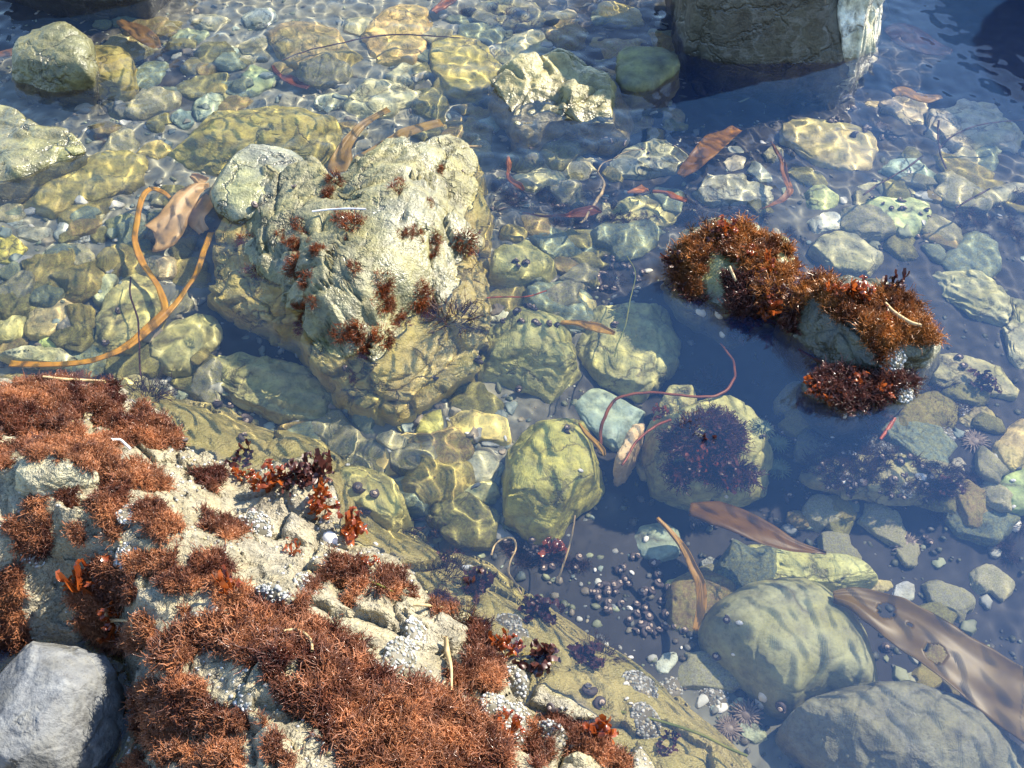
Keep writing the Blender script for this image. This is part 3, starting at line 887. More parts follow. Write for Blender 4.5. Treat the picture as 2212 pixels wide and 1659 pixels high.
# left middle, centre
UND += [
 ('large olive oval stone crossed by the orange kelp strand', T(0, 1, [(610, 580), (625, 430), (690, 280), (730, 215), (800, 155), (880, 128), (950, 150), (1010, 210), (1050, 290), (1045, 430), (1020, 480), (930, 560), (900, 610), (760, 602), (680, 612)]), (.34, .32, .13), dict(mat='s', lvl=6)),
 ('olive wedge slab between the kelp strand and the biggest boulder', T(0, 1, [(915, 600), (1000, 530), (1100, 460), (1210, 413), (1280, 365), (1380, 400), (1420, 500), (1330, 590), (1250, 680), (1220, 735), (1120, 752), (1020, 690), (930, 640)]), (.25, .25, .13), dict(mat='s', lvl=6, cuts=9)),
 ('brown light-crossed stone left of the large olive oval', T(0, 1, [(150, 515), (190, 390), (240, 300), (310, 248), (420, 248), (500, 290), (542, 360), (490, 430), (420, 460), (330, 515), (220, 527)]), (.36, .29, .13), {}),
 ('yellow-green stone at the left edge beside the brown light-crossed one', T(0, 1, [(-60, 290), (90, 180), (190, 200), (212, 290), (190, 380), (180, 470), (80, 545), (-60, 560)]), (.34, .33, .13), {}),
 ('narrow pale green stone behind the large olive oval', T(0, 1, [(575, 280), (620, 180), (700, 90), (760, 75), (750, 150), (720, 215), (680, 310), (620, 335)]), (.3, .32, .19), {}),
 ('flat white-grey stone above the brown light-crossed one', T(0, 1, [(285, 150), (410, 95), (560, 100), (590, 155), (560, 210), (430, 215), (300, 195)]), (.42, .41, .31), {}),
 ('pale stone at left touching the flat white-grey one', T(0, 1, [(185, 130), (200, 40), (290, 15), (380, 50), (370, 110), (290, 160), (210, 170)]), (.38, .4, .3), {}),
 ('tan flat stone under the big pink kelp piece', T(0, 1, [(880, 70), (960, 15), (1145, -10), (1120, 110), (1010, 135)]), (.36, .30, .16), {}),
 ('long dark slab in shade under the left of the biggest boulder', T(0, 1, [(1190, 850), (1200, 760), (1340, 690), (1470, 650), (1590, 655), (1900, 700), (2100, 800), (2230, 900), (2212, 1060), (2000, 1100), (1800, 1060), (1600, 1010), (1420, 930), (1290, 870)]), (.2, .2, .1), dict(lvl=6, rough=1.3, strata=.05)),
 ('flat olive stone just behind the foreground ledge', T(0, 1, [(640, 820), (780, 785), (930, 785), (975, 835), (900, 865), (740, 870)]), (.3, .27, .12), {}),
 ('small bright iridescent green shell-like stone at left', T(0, 1, [(240, 570), (270, 510), (350, 500), (385, 560), (350, 600), (270, 600)]), (.35, .42, .15), {}),
 ('small vivid green stone left of the large olive oval', T(0, 1, [(430, 500), (480, 445), (545, 470), (555, 560), (500, 595), (440, 570)]), (.3, .38, .1), {}),
 ('long pale stone at the left above the orange kelp tip', T(0, 1, [(-20, 650), (150, 600), (400, 605), (525, 660), (420, 700), (150, 690)]), (.36, .35, .2), dict(th=.05)),
 ('green rounded stone left of the pale narrow one', T(0, 1, [(385, 70), (420, 20), (490, 25), (500, 90), (440, 115)]), GRN, {}),
 ('banded olive stone touching the lower right of the biggest boulder', T(1, 1, [(830, 750), (870, 680), (930, 600), (940, 530), (1060, 490), (1080, 430), (1170, 402), (1300, 440), (1450, 500), (1475, 570), (1505, 680), (1535, 770), (1500, 850), (1400, 905), (1330, 950), (1210, 875), (1090, 855), (900, 862), (845, 820)]), (.30, .30, .11), dict(lvl=6, top=-.035, th=.24)),
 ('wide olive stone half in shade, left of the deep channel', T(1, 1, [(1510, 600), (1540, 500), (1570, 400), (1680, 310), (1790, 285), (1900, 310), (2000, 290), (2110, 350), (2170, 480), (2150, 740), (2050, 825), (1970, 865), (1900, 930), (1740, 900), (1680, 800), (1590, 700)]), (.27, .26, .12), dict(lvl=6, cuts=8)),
 ('bright yellow-green rounded stone with a rippled light net, lower centre', T(1, 1, [(1050, 1350), (1080, 1270), (1160, 1190), (1250, 1100), (1370, 1078), (1480, 1068), (1560, 1100), (1650, 1180), (1680, 1290), (1712, 1420), (1670, 1530), (1570, 1590), (1480, 1640), (1430, 1740), (1320, 1800), (1240, 1780), (1150, 1700), (1070, 1660), (1062, 1500)]), (.34, .32, .08), dict(lvl=6, top=-.025, th=.17, mat=M_UND, rough=.8)),
 ('tan light-rippled stone below the biggest boulder', T(1, 1, [(215, 1300), (260, 1230), (340, 1180), (420, 1138), (520, 1160), (570, 1230), (575, 1310), (500, 1382), (390, 1400), (300, 1400), (235, 1350)]), (.52, .38, .16), dict(mat='s')),
 ('grey faceted stone below the tan light-rippled one', T(1, 1, [(440, 1490), (520, 1400), (600, 1348), (660, 1400), (692, 1470), (670, 1560), (620, 1622), (540, 1590), (450, 1550)]), (.3, .31, .28), dict(cuts=10)),
 ('olive stone at the left of three below the biggest boulder', T(1, 1, [(335, 1060), (400, 1010), (470, 980), (502, 1010), (490, 1080), (440, 1130), (370, 1125)]), (.33, .31, .08), {}),
 ('olive stone in the middle of three below the biggest boulder', T(1, 1, [(510, 1060), (560, 1000), (620, 1000), (657, 1080), (640, 1180), (580, 1192), (520, 1150)]), (.3, .3, .08), {}),
 ('golden square stone, right one of three below the biggest boulder', T(1, 1, [(690, 1070), (760, 1012), (880, 1020), (1000, 1050), (1088, 1080), (1085, 1180), (1020, 1225), (930, 1190), (830, 1225), (730, 1180)]), (.44, .36, .12), dict(cuts=9)),
 ('teal flat stone right of the bright yellow-green stone', T(1, 1, [(1510, 970), (1560, 880), (1700, 868), (1850, 930), (1960, 990), (1935, 1120), (1850, 1205), (1760, 1245), (1650, 1150), (1560, 1070)]), (.22, .29, .24), dict(mat='s')),
 ('olive stone with three snails on top, right of the biggest boulder', T(1, 1, [(950, 100), (990, 20), (1060, -30), (1200, -40), (1300, -10), (1392, 100), (1375, 190), (1230, 232), (1080, 260), (960, 215)]), (.27, .26, .11), dict(top=-.06, th=.2)),
 ('rough yellow-brown lump below the stone with three snails', T(1, 1, [(1230, 320), (1270, 230), (1390, 190), (1435, 235), (1395, 335), (1320, 385), (1245, 375)]), (.36, .31, .14), dict(rough=1.7)),
 ('golden light-streaked stone right of the rough yellow-brown lump', T(1, 1, [(1400, 340), (1450, 250), (1540, 228), (1640, 290), (1662, 345), (1600, 405), (1480, 395)]), (.44, .38, .16), {}),
 ('pale grey stone beside the right edge of the biggest boulder', T(1, 1, [(935, 330), (1000, 300), (1080, 365), (1115, 400), (1030, 435), (945, 410)]), (.42, .42, .35), {}),
 ('olive light-netted stone with snails right of the leafy purple clump', T(1, 1, [(-40, 1400), (40, 1345), (150, 1380), (270, 1440), (380, 1500), (445, 1600), (440, 1700), (330, 1780), (150, 1760), (0, 1690), (-60, 1560)]), (.34, .31, .12), dict(top=-.02, th=.14)),
 ('small teal stone left of the bright yellow-green stone foot', T(1, 2, [(690, 110), (740, 20), (850, 0), (900, 60), (860, 170), (770, 200)]), (.24, .3, .2), {}),
 ('olive rippled stone right of the grey faceted stone', T(1, 1, [(690, 1560), (760, 1480), (870, 1470), (1000, 1450), (1040, 1500), (980, 1580), (850, 1620), (720, 1610)]), (.3, .3, .14), {}),
 ('pale wavy stone above the olive rippled one', T(1, 1, [(750, 1440), (800, 1360), (880, 1270), (960, 1280), (1030, 1350), (1000, 1440), (870, 1465)]), (.36, .36, .26), {}),
 ('green-grey stone left of the tan light-rippled one', T(1, 1, [(10, 1220), (60, 1170), (140, 1190), (160, 1250), (90, 1290), (30, 1270)]), (.24, .3, .15), {}),
 ('olive rock carrying the dark purple seaweed head, right of the sponge', [(1385, 965), (1420, 900), (1480, 880), (1560, 880), (1620, 910), (1665, 970), (1670, 1020), (1620, 1050), (1500, 1065), (1420, 1045)], (.30, .29, .13), dict(top=-.02, th=.26, lvl=6)),
 ('olive stone behind the rock with the purple seaweed head', [(1415, 890), (1445, 835), (1490, 822), (1505, 860), (1480, 900), (1435, 915)], (.3, .27, .13), dict(top=-.08)),
 ('small wedge stone at the left foot of the purple-headed rock', [(1370, 1000), (1400, 960), (1440, 1000), (1430, 1040), (1385, 1035)], (.28, .26, .14), {}),
 # lower right
 ('huge smooth green-grey boulder underwater at lower right', T(2, 2, [(105, 820), (150, 730), (190, 680), (260, 640), (380, 570), (500, 540), (600, 525), (740, 528), (880, 570), (960, 640), (1030, 720), (1110, 820), (1165, 910), (1205, 1040), (1228, 1160), (1200, 1240), (1060, 1270), (900, 1260), (750, 1300), (680, 1366), (560, 1345), (450, 1245), (330, 1135), (200, 1025), (120, 930)]), (.19, .195, .11), dict(mat='s', lvl=7, top=-.07, th=.34, cuts=0, rough=.32, e=.62)),
 ('large flat grey boulder in the lower right corner', T(2, 2, [(620, 1460), (680, 1370), (800, 1285), (900, 1210), (1040, 1150), (1120, 1190), (1200, 1195), (1400, 1190), (1600, 1240), (1750, 1310), (1890, 1380), (2010, 1480), (2100, 1600), (2160, 1720), (2150, 1900), (1000, 1950), (900, 1700), (700, 1560)]), (.13, .13, .10), dict(mat=M_SLATE, lvl=7, top=-.055, th=.3, cuts=6, rough=.7)),
 ('olive slab with a dark front face above the huge smooth boulder', T(2, 2, [(278, 420), (330, 320), (420, 258), (500, 248), (600, 278), (800, 310), (950, 330), (1100, 330), (1180, 390), (1270, 365), (1282, 400), (1240, 455), (1130, 515), (990, 545), (840, 520), (700, 510), (500, 490), (340, 480)]), (.34, .34, .13), dict(lvl=6, th=.12, top=-.15, cuts=9, e=.4, ew=.4)),
 ('olive square stone with a kelp strip over it, left of the olive slab', T(2, 2, [(-120, 440), (0, 410), (100, 380), (150, 362), (202, 410), (190, 540), (172, 650), (60, 690), (-60, 660), (-130, 560)]), (.3, .27, .1), {}),
 ('grey oblong stone at the upper left of the olive slab', T(2, 2, [(100, 340), (170, 290), (250, 320), (280, 360), (250, 395), (180, 390), (120, 370)]), BLU, {}),
 ('grey stone with a white streak right of the olive slab', T(2, 2, [(1340, 540), (1370, 480), (1440, 450), (1510, 480), (1500, 560), (1440, 600), (1360, 580)]), (.3, .31, .3), {}),
 ('small tan stone at the right tip of the olive slab', T(2, 2, [(1200, 500), (1260, 440), (1350, 450), (1360, 490), (1300, 530), (1230, 530)]), (.34, .28, .15), {}),
 ('upper small grey-green stone left of the huge boulder foot', T(2, 2, [(300, 1240), (350, 1190), (430, 1230), (470, 1320), (400, 1335), (330, 1300)]), (.24, .26, .18), {}),
 ('lower small grey-green stone left of the huge boulder foot', T(2, 2, [(350, 1370), (430, 1310), (520, 1400), (585, 1455), (500, 1505), (400, 1480)]), (.2, .23, .17), {}),
 ('pointed pale stone between the huge boulder and the brown blade', T(2, 2, [(1380, 1180), (1480, 1020), (1530, 1030), (1570, 1110), (1630, 1215), (1500, 1215)]), (.32, .32, .22), dict(cuts=10)),
 ('dim teal slab at the edge of the snail bed', T(1, 2, [(1890, 180), (1940, 100), (2080, 70), (2200, 140), (2180, 270), (2050, 320), (1930, 290)]), (.16, .23, .2), dict(mat='s')),
 ('grey stone on the snail bed near the submerged ledge', T(1, 2, [(2030, 990), (2090, 920), (2170, 900), (2180, 960), (2120, 1040), (2050, 1050)]), (.28, .3, .28), {}),
 ('grey stone beside the red weed near the yellow-green stone', T(1, 2, [(1310, 200), (1330, 130), (1370, 130), (1370, 210), (1340, 250)]), (.35, .35, .33), {}),
]
for lab, outl, col, kw in UND:
    kw = dict(kw)
    if kw.get('mat') == 's':
        kw['mat'] = M_SMO
        kw.setdefault('rough', .6)
        kw.setdefault('cuts', 3)
    rock(lab, outl, col, **kw)
# ------------------------------------------------------------------ the foreground ledge
LP = [(0, 830, .05), (120, 815, .03), (230, 830, .03), (330, 880, .02), (380, 895, .0), (395, 960, .0), (300, 930, .05), (200, 900, .08), (100, 900, .10), (0, 950, .16), (100, 1000, .17), (200, 1000, .14), (300, 985, .08), (400, 990, .035), (480, 1015, .012), (525, 1045, .0), (400, 1050, .08), (300, 1060, .13), (150, 1080, .17),
      (450, 1080, .07), (520, 1110, .02), (0, 1100, .15), (250, 1150, .13), (400, 1150, .13), (520, 1150, .06), (560, 1140, .035), (600, 1030, .02), (640, 1045, .045), (690, 1010, .01), (740, 1050, -.01), (715, 1110, .01), (630, 1120, .03), (600, 1170, .03), (690, 1165, .01), (560, 1230, .08), (650, 1220, .06), (760, 1200, .01), (800, 1235, .035), (870, 1262, .01), (930, 1315, .005),
      (700, 1300, .09), (850, 1345, .07), (950, 1380, .045), (1000, 1335, .01), (1092, 1390, .0), (1050, 1470, .04), (1125, 1480, .01), (600, 1330, .15), (750, 1430, .15), (600, 1450, .19), (450, 1330, .14), (300, 1300, .12), (150, 1250, .06), (60, 1300, .06), (180, 1340, .035), (270, 1400, .04), (330, 1440, .10), (258, 1480, -.10), (240, 1560, -.12), (300, 1520, .05),
      (380, 1500, .14), (450, 1550, .17), (330, 1600, .08), (220, 1640, -.12), (600, 1600, .20), (800, 1550, .17), (900, 1600, .14), (1050, 1600, .07), (1120, 1570, .03), (1150, 1620, .03), (1200, 1580, .03), (1290, 1600, .03), (1380, 1650, .01), (1220, 1655, .06), (850, 1680, .17), (1100, 1700, .09), (1400, 1720, .01), (600, 1700, .2), (300, 1750, .1), (0, 1650, -.05), (0, 1450, -.06),
      (-150, 1000, .16), (-150, 1300, .12), (-150, 850, .08), (-150, 1600, .0),
      # under water
      (420, 895, -.02), (520, 950, -.03), (600, 985, -.03), (640, 955, -.05), (745, 1010, -.045), (760, 1100, -.03), (800, 1150, -.035), (870, 1170, -.05), (900, 1195, -.03), (1000, 1222, -.05), (1050, 1240, -.06), (1100, 1290, -.06), (1150, 1325, -.05), (1050, 1285, -.03), (1120, 1360, -.025), (1200, 1380, -.04), (1300, 1420, -.06), (1375, 1455, -.07), (1200, 1480, -.03), (1300, 1530, -.03), (1400, 1500, -.06), (1450, 1550, -.05), (1550, 1600, -.07), (1600, 1659, -.08), (1500, 1659, -.04), (1650, 1750, -.1),
      # beyond the edge
      (0, 775, -.2), (200, 780, -.3), (380, 830, -.3), (450, 850, -.34), (640, 905, -.36), (770, 965, -.34), (910, 1120, -.34), (960, 1160, -.34), (1100, 1190, -.4), (1210, 1280, -.4), (1300, 1350, -.4), (1430, 1420, -.4), (1510, 1500, -.4), (1660, 1610, -.4), (-150, 760, -.3), (1760, 1750, -.4), (1000, 1000, -.5), (1400, 1200, -.5), (2000, 1500, -.5), (500, 700, -.5)]
ledf = rbf([at(u, v, z).to_2d()[:] for u, v, z in LP], [p[2] for p in LP])
lx = np.concatenate([np.arange(-2.3, -1.35, .02), np.arange(-1.35, .62, .0038), np.arange(.62, .9, .02)])
ly = np.concatenate([np.arange(-.7, .42, .02), np.arange(.42, 1.56, .0038)])
X, Y = np.meshgrid(lx, ly)
XY = np.stack([X.ravel(), Y.ravel()], 1)
base = np.clip(ledf(np.clip(XY, (-1.7, .2), (.8, 2))), -.5, .24)
P3 = np.stack([XY[:, 0], XY[:, 1], base * 1.5], 1)
wp = P3 + .02 * np.stack([noise(P3 * 12), noise(P3 * 12 + 9), noise(P3 * 12 + 31)], 1)
f1, f2, idn = worley(wp * 9)
z = base + .016 * fbm(P3 * 7, 4) + .006 * fbm(P3 * 28, 3) + (.020 * _g[idn][:, 0] - .018 * np.exp(-((f2 - f1) / .07) ** 2)) * np.clip(.6 + 1.5 * noise(P3 * 5), 0, 1)
f1, f2, idn = worley(wp * 24)
dry = np.clip((base + .02) / .05, .15, 1)
z += (.008 * _g[idn][:, 1] - .006 * np.exp(-((f2 - f1) / .09) ** 2)) * dry * np.clip(.5 + 2 * noise(P3 * 8 + 3), 0, 1)
f1, f2, idn = worley(wp * 60)
z += .0035 * _g[idn][:, 2] * dry
f1, f2, idn = worley(wp * 95)
z += .003 * np.clip(.55 - f1, 0, 1) * dry * np.clip(2.5 * fbm(P3 * 6 + 9, 2) + .3, 0, 1) * 2
LV = np.stack([XY[:, 0], XY[:, 1], z], 1)
LF = grid_faces(len(ly), len(lx))
ok = (z > -.34)[LF].all(1)
LF = LF[ok]
used = np.unique(LF)
remap = np.zeros(len(LV), int)
remap[used] = np.arange(len(used))
LV, LF = LV[used], remap[LF]
ledge = link('rock_ledge', mesh('rock_ledge', LV, LF), M_LED)
ledge.color = (.28, .25, .18, 1)
tag(ledge, 'broad tan rock ledge in the foreground, sloping into the water under rust-brown seaweed', 'rock ledge')
surf_add(LV, LF)

rock('pale blue-grey dry stone with white cracks in the lower left corner', [(-60, 1470), (0, 1425), (60, 1390), (110, 1382), (150, 1385), (210, 1412), (238, 1445), (236, 1500), (225, 1550), (190, 1600), (150, 1640), (90, 1690), (-60, 1700)], (.145, .152, .164), .11, .16, M_DRY, lvl=7, cuts=16, rough=.55, seed=77, name='stone', cat='stone')
rock('angular cream stone lying on the seaweed at the left edge', T(0, 1, [(70, 1500), (110, 1400), (170, 1325), (300, 1320), (480, 1330), (590, 1360), (600, 1420), (480, 1480), (330, 1560), (150, 1560)]), (.45, .42, .30), .20, .12, M_LED, lvl=6, cuts=10, seed=78, name='stone', cat='stone')
rock('cream stone between seaweed patches at the bottom edge', T(1, 2, [(1420, 1660), (1440, 1590), (1530, 1570), (1620, 1590), (1680, 1660), (1600, 1720), (1480, 1720)]), (.45, .40, .26), .06, .09, M_LED, lvl=5, seed=80, name='stone', cat='stone')

# ------------------------------------------------------------------ finding the surface seen at a point
SV, SF = np.concatenate(SURF_V), np.concatenate(SURF_F)
bvh = BVHTree.FromPolygons(SV.tolist(), SF.tolist())


def hit(u, v, dry=False):
    """where the sight line meets rock, ledge or bed, bent at the water"""
    o, d = Vector((0, 0, CAM_H)), ray(u, v)
    p, n, i, t = bvh.ray_cast(o, d)
    if p is not None and p.z >= 0:
        return p, n
    s = o + d * (-CAM_H / d.z)
    p, n, i, t = bvh.ray_cast(s, refr(d))
    if p is None:
        return at(u, v, -.3), Vector((0, 0, 1))
    return p, n


def frame(n, spin, lean=1.):
    n = (n * lean + Vector((0, 0, 1)) * (1 - lean)).normalized()
    t = n.orthogonal().normalized()
    b = n.cross(t)
    c, s = math.cos(spin), math.sin(spin)
    t, b = t * c + b * s, b * c - t * s
    return Matrix((t, b, n)).transposed()


def place(o, p, n, spin=0, scale=1, lean=.8, sink=0):
    if n.z < 0:
        n = -n
    M = frame(n, spin, lean).to_4x4()
    M.translation = p - n * sink
    o.matrix_world = M @ Matrix.Scale(scale, 4)


# ------------------------------------------------------------------ seaweed
def strands(n, h, spread, r0, rng_, branch=2, curl=.35, rad=.0):
    """a bush of thin forked strands: verts and quads"""
    V, F, nv = [], [], 0
    for k in range(n):
        a = rng_.uniform(0, 6.283)
        t = spread * math.sqrt(rng_.random())
        d = np.array((math.cos(a) * t, math.sin(a) * t, 1.))
        d /= np.linalg.norm(d)
        p = np.array((rad * math.cos(a) * t, rad * math.sin(a) * t, -.1 * h))
        L_ = h * rng_.uniform(.55, 1.1)
        paths = []
        seg = 3
        pts = [p]
        for s in range(seg):
            d = d + rng_.normal(0, curl, 3) * .6
            d /= np.linalg.norm(d)
            pts.append(pts[-1] + d * L_ / seg)
            if s >= 1 and branch:
                for b in range(rng_.integers(0, branch + 1)):
                    e = d + rng_.normal(0, .7, 3)
                    e /= np.linalg.norm(e)
                    q = pts[-1]
                    paths.append(([q, q + e * L_ * .22, q + (e + rng_.normal(0, .35, 3)) * L_ * .36], .6))
        paths.append((pts, 1.))
        for pts, w in paths:
            m_ = len(pts)
            u = np.cross(pts[-1] - pts[0], (.3, .5, .8))
            u /= np.linalg.norm(u) + 1e-9
            v = np.cross(pts[-1] - pts[0], u)
            v /= np.linalg.norm(v) + 1e-9
            for i, q in enumerate(pts):
                r = r0 * w * (1 - .55 * i / (m_ - 1))
                for j in range(3):
                    an = j * 2.0944
                    V.append(q + (u * math.cos(an) + v * math.sin(an)) * r)
            for i in range(m_ - 1):
                for j in range(3):
                    a0, a1 = nv + i * 3 + j, nv + i * 3 + (j + 1) % 3
                    F.append((a0, a1, a1 + 3, a0 + 3))
            nv += 3 * m_
    return np.array(V), np.array(F)


tr = np.random.default_rng(4)
TURF = [strands(40, .0155, 1.4, .0009, tr, 2, .55) for _ in range(5)]
FINE = [strands(20, .017, 1.2, .0006, tr, 1) for _ in range(4)]
HUGE = [strands(26, .022, 1.2, .0012, tr, 2, .5) for _ in range(4)]


def scatter(name, spots, kit, mat, r_, smin=.7, smax=1.3, lean=.6):
    """many strand bushes merged into one mat of growth"""
    VV, FF, nv = [], [], 0
    for p, n in spots:
        V, F = kit[r_.integers(len(kit))]
        if n.z < 0:
            n = -n
        M = np.array(frame(n, r_.uniform(0, 6.28), lean)) * r_.uniform(smin, smax)
        VV.append(V @ M.T + np.array(p))
        FF.append(F + nv)
        nv += len(V)
    V = np.concatenate(VV)
    c = V.mean(0)
    o = link(name, mesh(name, V - c, np.concatenate(FF)), mat)
    o.location = c
    return o


def mat_spots(polys, step, r_, holes=(), gap=-.25, fq=9):
    """spread points over picture areas and drop them on the surface, leaving bare gaps"""
    out = []
    for poly in polys:
        us, vs = [p[0] for p in poly], [p[1] for p in poly]
        G = np.stack(np.meshgrid(np.arange(min(us), max(us), step), np.arange(min(vs), max(vs), step)), 2).reshape(-1, 2)
        G = G + r_.uniform(-.6, .6, G.shape) * step
        w = 9 * np.stack([noise(np.concatenate([G / 45., G[:, :1] * 0 + k], 1)) for k in (1.5, 7.5)], 1)
        G = G[inside(poly, G + w * 1.6)]
        if not len(G):
            continue
        keep = fbm(np.concatenate([G / 75. * fq / 9, G[:, :1] * 0], 1), 3) > gap
        for u, v in G[keep]:
            out.append(hit(u, v))
    return out


MATS = [
 ('bushy rust-brown seaweed carpet on the upper left of the foreground ledge', [[(-20, 850), (60, 815), (150, 808), (240, 822), (290, 860), (340, 898), (382, 930), (388, 965), (340, 972), (300, 955), (260, 968), (225, 965), (255, 1000), (330, 1018), (372, 1050), (335, 1068), (260, 1045), (200, 1012), (150, 992), (100, 984), (40, 1000), (-20, 1010)]]),
 ('rust-brown seaweed band running down beside the angular cream stone', [[(170, 990), (260, 1000), (292, 1050), (285, 1092), (240, 1095), (200, 1045)], [(125, 1065), (200, 1050), (252, 1120), (255, 1165), (190, 1185), (150, 1135)]]),
 ('dark rust seaweed under the angular cream stone at the left edge', [[(15, 1085), (80, 1075), (112, 1130), (95, 1195), (40, 1185), (20, 1125)], [(-10, 1240), (40, 1230), (50, 1300), (60, 1385), (-10, 1415)]]),
 ('rust-brown seaweed patch in the middle of the upper ledge', [[(295, 1090), (395, 1090), (402, 1150), (340, 1165), (300, 1132)], [(405, 1020), (482, 1018), (475, 1072), (418, 1066)]]),
 ('rust-brown seaweed patch beside the white shell bits on the ledge', [[(435, 1108), (520, 1135), (540, 1170), (520, 1205), (455, 1185)]]),
 ('wide rust-brown seaweed patch on the ledge right of the red leafy weed', [[(410, 1165), (500, 1190), (540, 1260), (552, 1300), (490, 1322), (400, 1322), (330, 1295), (300, 1250), (380, 1240), (420, 1230)], [(260, 1195), (380, 1200), (380, 1235), (290, 1240)]]),
 ('rust-brown seaweed around the red leafy weed, sloping to the dark gap', [[(165, 1250), (220, 1205), (270, 1240), (330, 1290), (335, 1385), (240, 1405), (180, 1355), (160, 1300)]]),
 ('largest shaggy rust-red seaweed carpet along the bottom of the ledge', [[(470, 1340), (560, 1308), (640, 1328), (700, 1338), (760, 1388), (795, 1430), (850, 1468), (950, 1498), (1040, 1548), (1092, 1590), (1105, 1670), (790, 1670), (700, 1602), (680, 1545), (630, 1522), (600, 1482), (560, 1452), (520, 1422), (480, 1402), (430, 1392), (385, 1445), (335, 1442), (345, 1400), (425, 1350)]]),
 ('rust seaweed tangle beside the dark gap at the bottom left', [[(255, 1560), (268, 1500), (340, 1468), (420, 1478), (500, 1508), (530, 1550), (605, 1570), (595, 1622), (645, 1670), (250, 1670), (330, 1610), (300, 1565)]]),
 ('two rust seaweed cushions at the middle of the ledge edge', [[(690, 1245), (720, 1198), (800, 1220), (812, 1240), (790, 1282), (740, 1312), (700, 1292)], [(620, 1290), (650, 1258), (695, 1262), (650, 1302), (630, 1322)]]),
 ('round rust seaweed cushion with a green blade beside it', [[(800, 1242), (830, 1220), (870, 1235), (882, 1270), (850, 1292), (810, 1278)]]),
 ('oblong rust seaweed cushion at the waterline with a pale straw below', [[(885, 1268), (940, 1272), (988, 1300), (982, 1332), (930, 1322), (890, 1302)]]),
 ('upright rust seaweed clump at the waterline right of the tan straw', [[(980, 1352), (1040, 1340), (1092, 1400), (1082, 1450), (1062, 1492), (1000, 1502), (968, 1462), (985, 1400)]]),
 ('rust seaweed ring around cream stones at the bottom edge', [[(1135, 1610), (1150, 1575), (1205, 1555), (1270, 1568), (1300, 1600), (1390, 1645), (1395, 1670), (1290, 1670), (1285, 1625), (1200, 1600), (1170, 1670), (1130, 1670)]]),
]
r_ = np.random.default_rng(8)
for lab, polys in MATS:
    big_ = 'largest' in lab
    sp = mat_spots(polys, 8 if not big_ else 8.5, r_, gap=-.2 if big_ or 'upper left of' in lab else .0)
    o = scatter('seaweed_mat', sp, TURF if not big_ else TURF + HUGE, M_TURF, r_, .7, 1.35)
    tag(o, lab, 'seaweed', 'rust-brown seaweed growing on the ledge', 'stuff')
# weed on the twin rocks
for lab, polys, mt in [
 ('golden-brown seaweed thatch on the left of the two weed-covered rocks', [[(1440, 575), (1470, 530), (1545, 490), (1610, 492), (1690, 530), (1728, 570), (1730, 620), (1690, 660), (1640, 640), (1600, 580), (1545, 555), (1510, 560), (1505, 600), (1530, 630), (1500, 640), (1455, 605)], [(1690, 600), (1730, 590), (1745, 640), (1715, 680), (1690, 660)]], M_GOLD),
 ('golden-brown seaweed thatch on the right of the two weed-covered rocks', [[(1725, 610), (1790, 598), (1830, 640), (1900, 625), (1960, 645), (2000, 690), (2028, 745), (1960, 735), (1935, 745), (1900, 790), (1880, 740), (1850, 690), (1790, 690), (1770, 655)]], M_GOLD),
 ('glossy purple-black seaweed hanging off the left weed-covered rock', [[(1560, 590), (1640, 600), (1700, 620), (1690, 660), (1640, 700), (1590, 720), (1580, 670)], [(1700, 640), (1730, 650), (1720, 720), (1695, 700)], [(1450, 590), (1490, 630), (1540, 660), (1500, 655)]], M_GTURF),
 ('glossy dark seaweed on the low black ragged stone', [[(1740, 820), (1800, 800), (1900, 820), (1970, 800), (1985, 825), (1900, 880), (1810, 885)]], M_GTURF)]:
    o = scatter('seaweed_mat', mat_spots(polys, 8, r_, gap=-.3), HUGE + TURF, mt, r_, .6, 1.3)
    tag(o, lab, 'seaweed', 'seaweed growing on the rocks at right', 'stuff')
o = scatter('seaweed_mat', mat_spots([[(1435, 955), (1470, 915), (1510, 900), (1520, 950), (1480, 1000), (1445, 985)], [(1500, 905), (1560, 885), (1605, 925), (1615, 970), (1560, 980), (1520, 950)], [(1520, 985), (1600, 985), (1628, 1030), (1585, 1050), (1520, 1030)], [(1440, 1000), (1500, 1000), (1500, 1050), (1455, 1040)]], 9, r_, gap=.0, fq=22), HUGE, M_GTURF, r_, .8, 1.3)
tag(o, 'dark purple bristly seaweed head just breaking the water right of the sponge', 'seaweed')
# dark turf under water
for lab, polys in [
 ('dark purple underwater turf right of the biggest boulder, under the orange weed', [[(1060, 390), (1180, 400), (1300, 430), (1420, 470), (1380, 500), (1200, 480), (1070, 460)]]),
 ('dark underwater turf above the left weed-covered rock', [[(1480, 440), (1620, 450), (1720, 500), (1760, 560), (1700, 520), (1600, 480), (1480, 500)]]),
 ('dark underwater turf over the low weedy shelf stone at right', [[(1720, 1000), (1830, 960), (1950, 990), (2080, 1010), (2150, 1080), (2212, 1150), (2120, 1130), (2000, 1060), (1880, 1060), (1740, 1040)], [(1980, 1050), (2150, 1120), (2200, 1220), (2050, 1180)]]),
 ('dark underwater turf on the slanting slab at the right edge', [[(2050, 470), (2140, 430), (2230, 400), (2230, 520), (2150, 540)]]),
 ('brownish underwater turf around the barnacles under the right weed-covered rock', [[(1750, 940), (1850, 900), (1960, 880), (2060, 820), (2110, 880), (2020, 950), (1900, 1010), (1780, 1000)]]),
 ('dark turf on the snail bed below the bright yellow-green stone', [[(1080, 1170), (1180, 1180), (1280, 1220), (1200, 1240), (1110, 1215)]]),
 ('dark weed at the top centre under ripples', [[(990, 20), (1100, 10), (1180, 40), (1150, 70), (1020, 60)]])]:
    o = scatter('seaweed_mat', mat_spots(polys, 13, r_, gap=-.12), FINE, M_DTURF, r_, .8, 1.5)
    tag(o, lab, 'seaweed', 'dark turf growing under water', 'stuff')

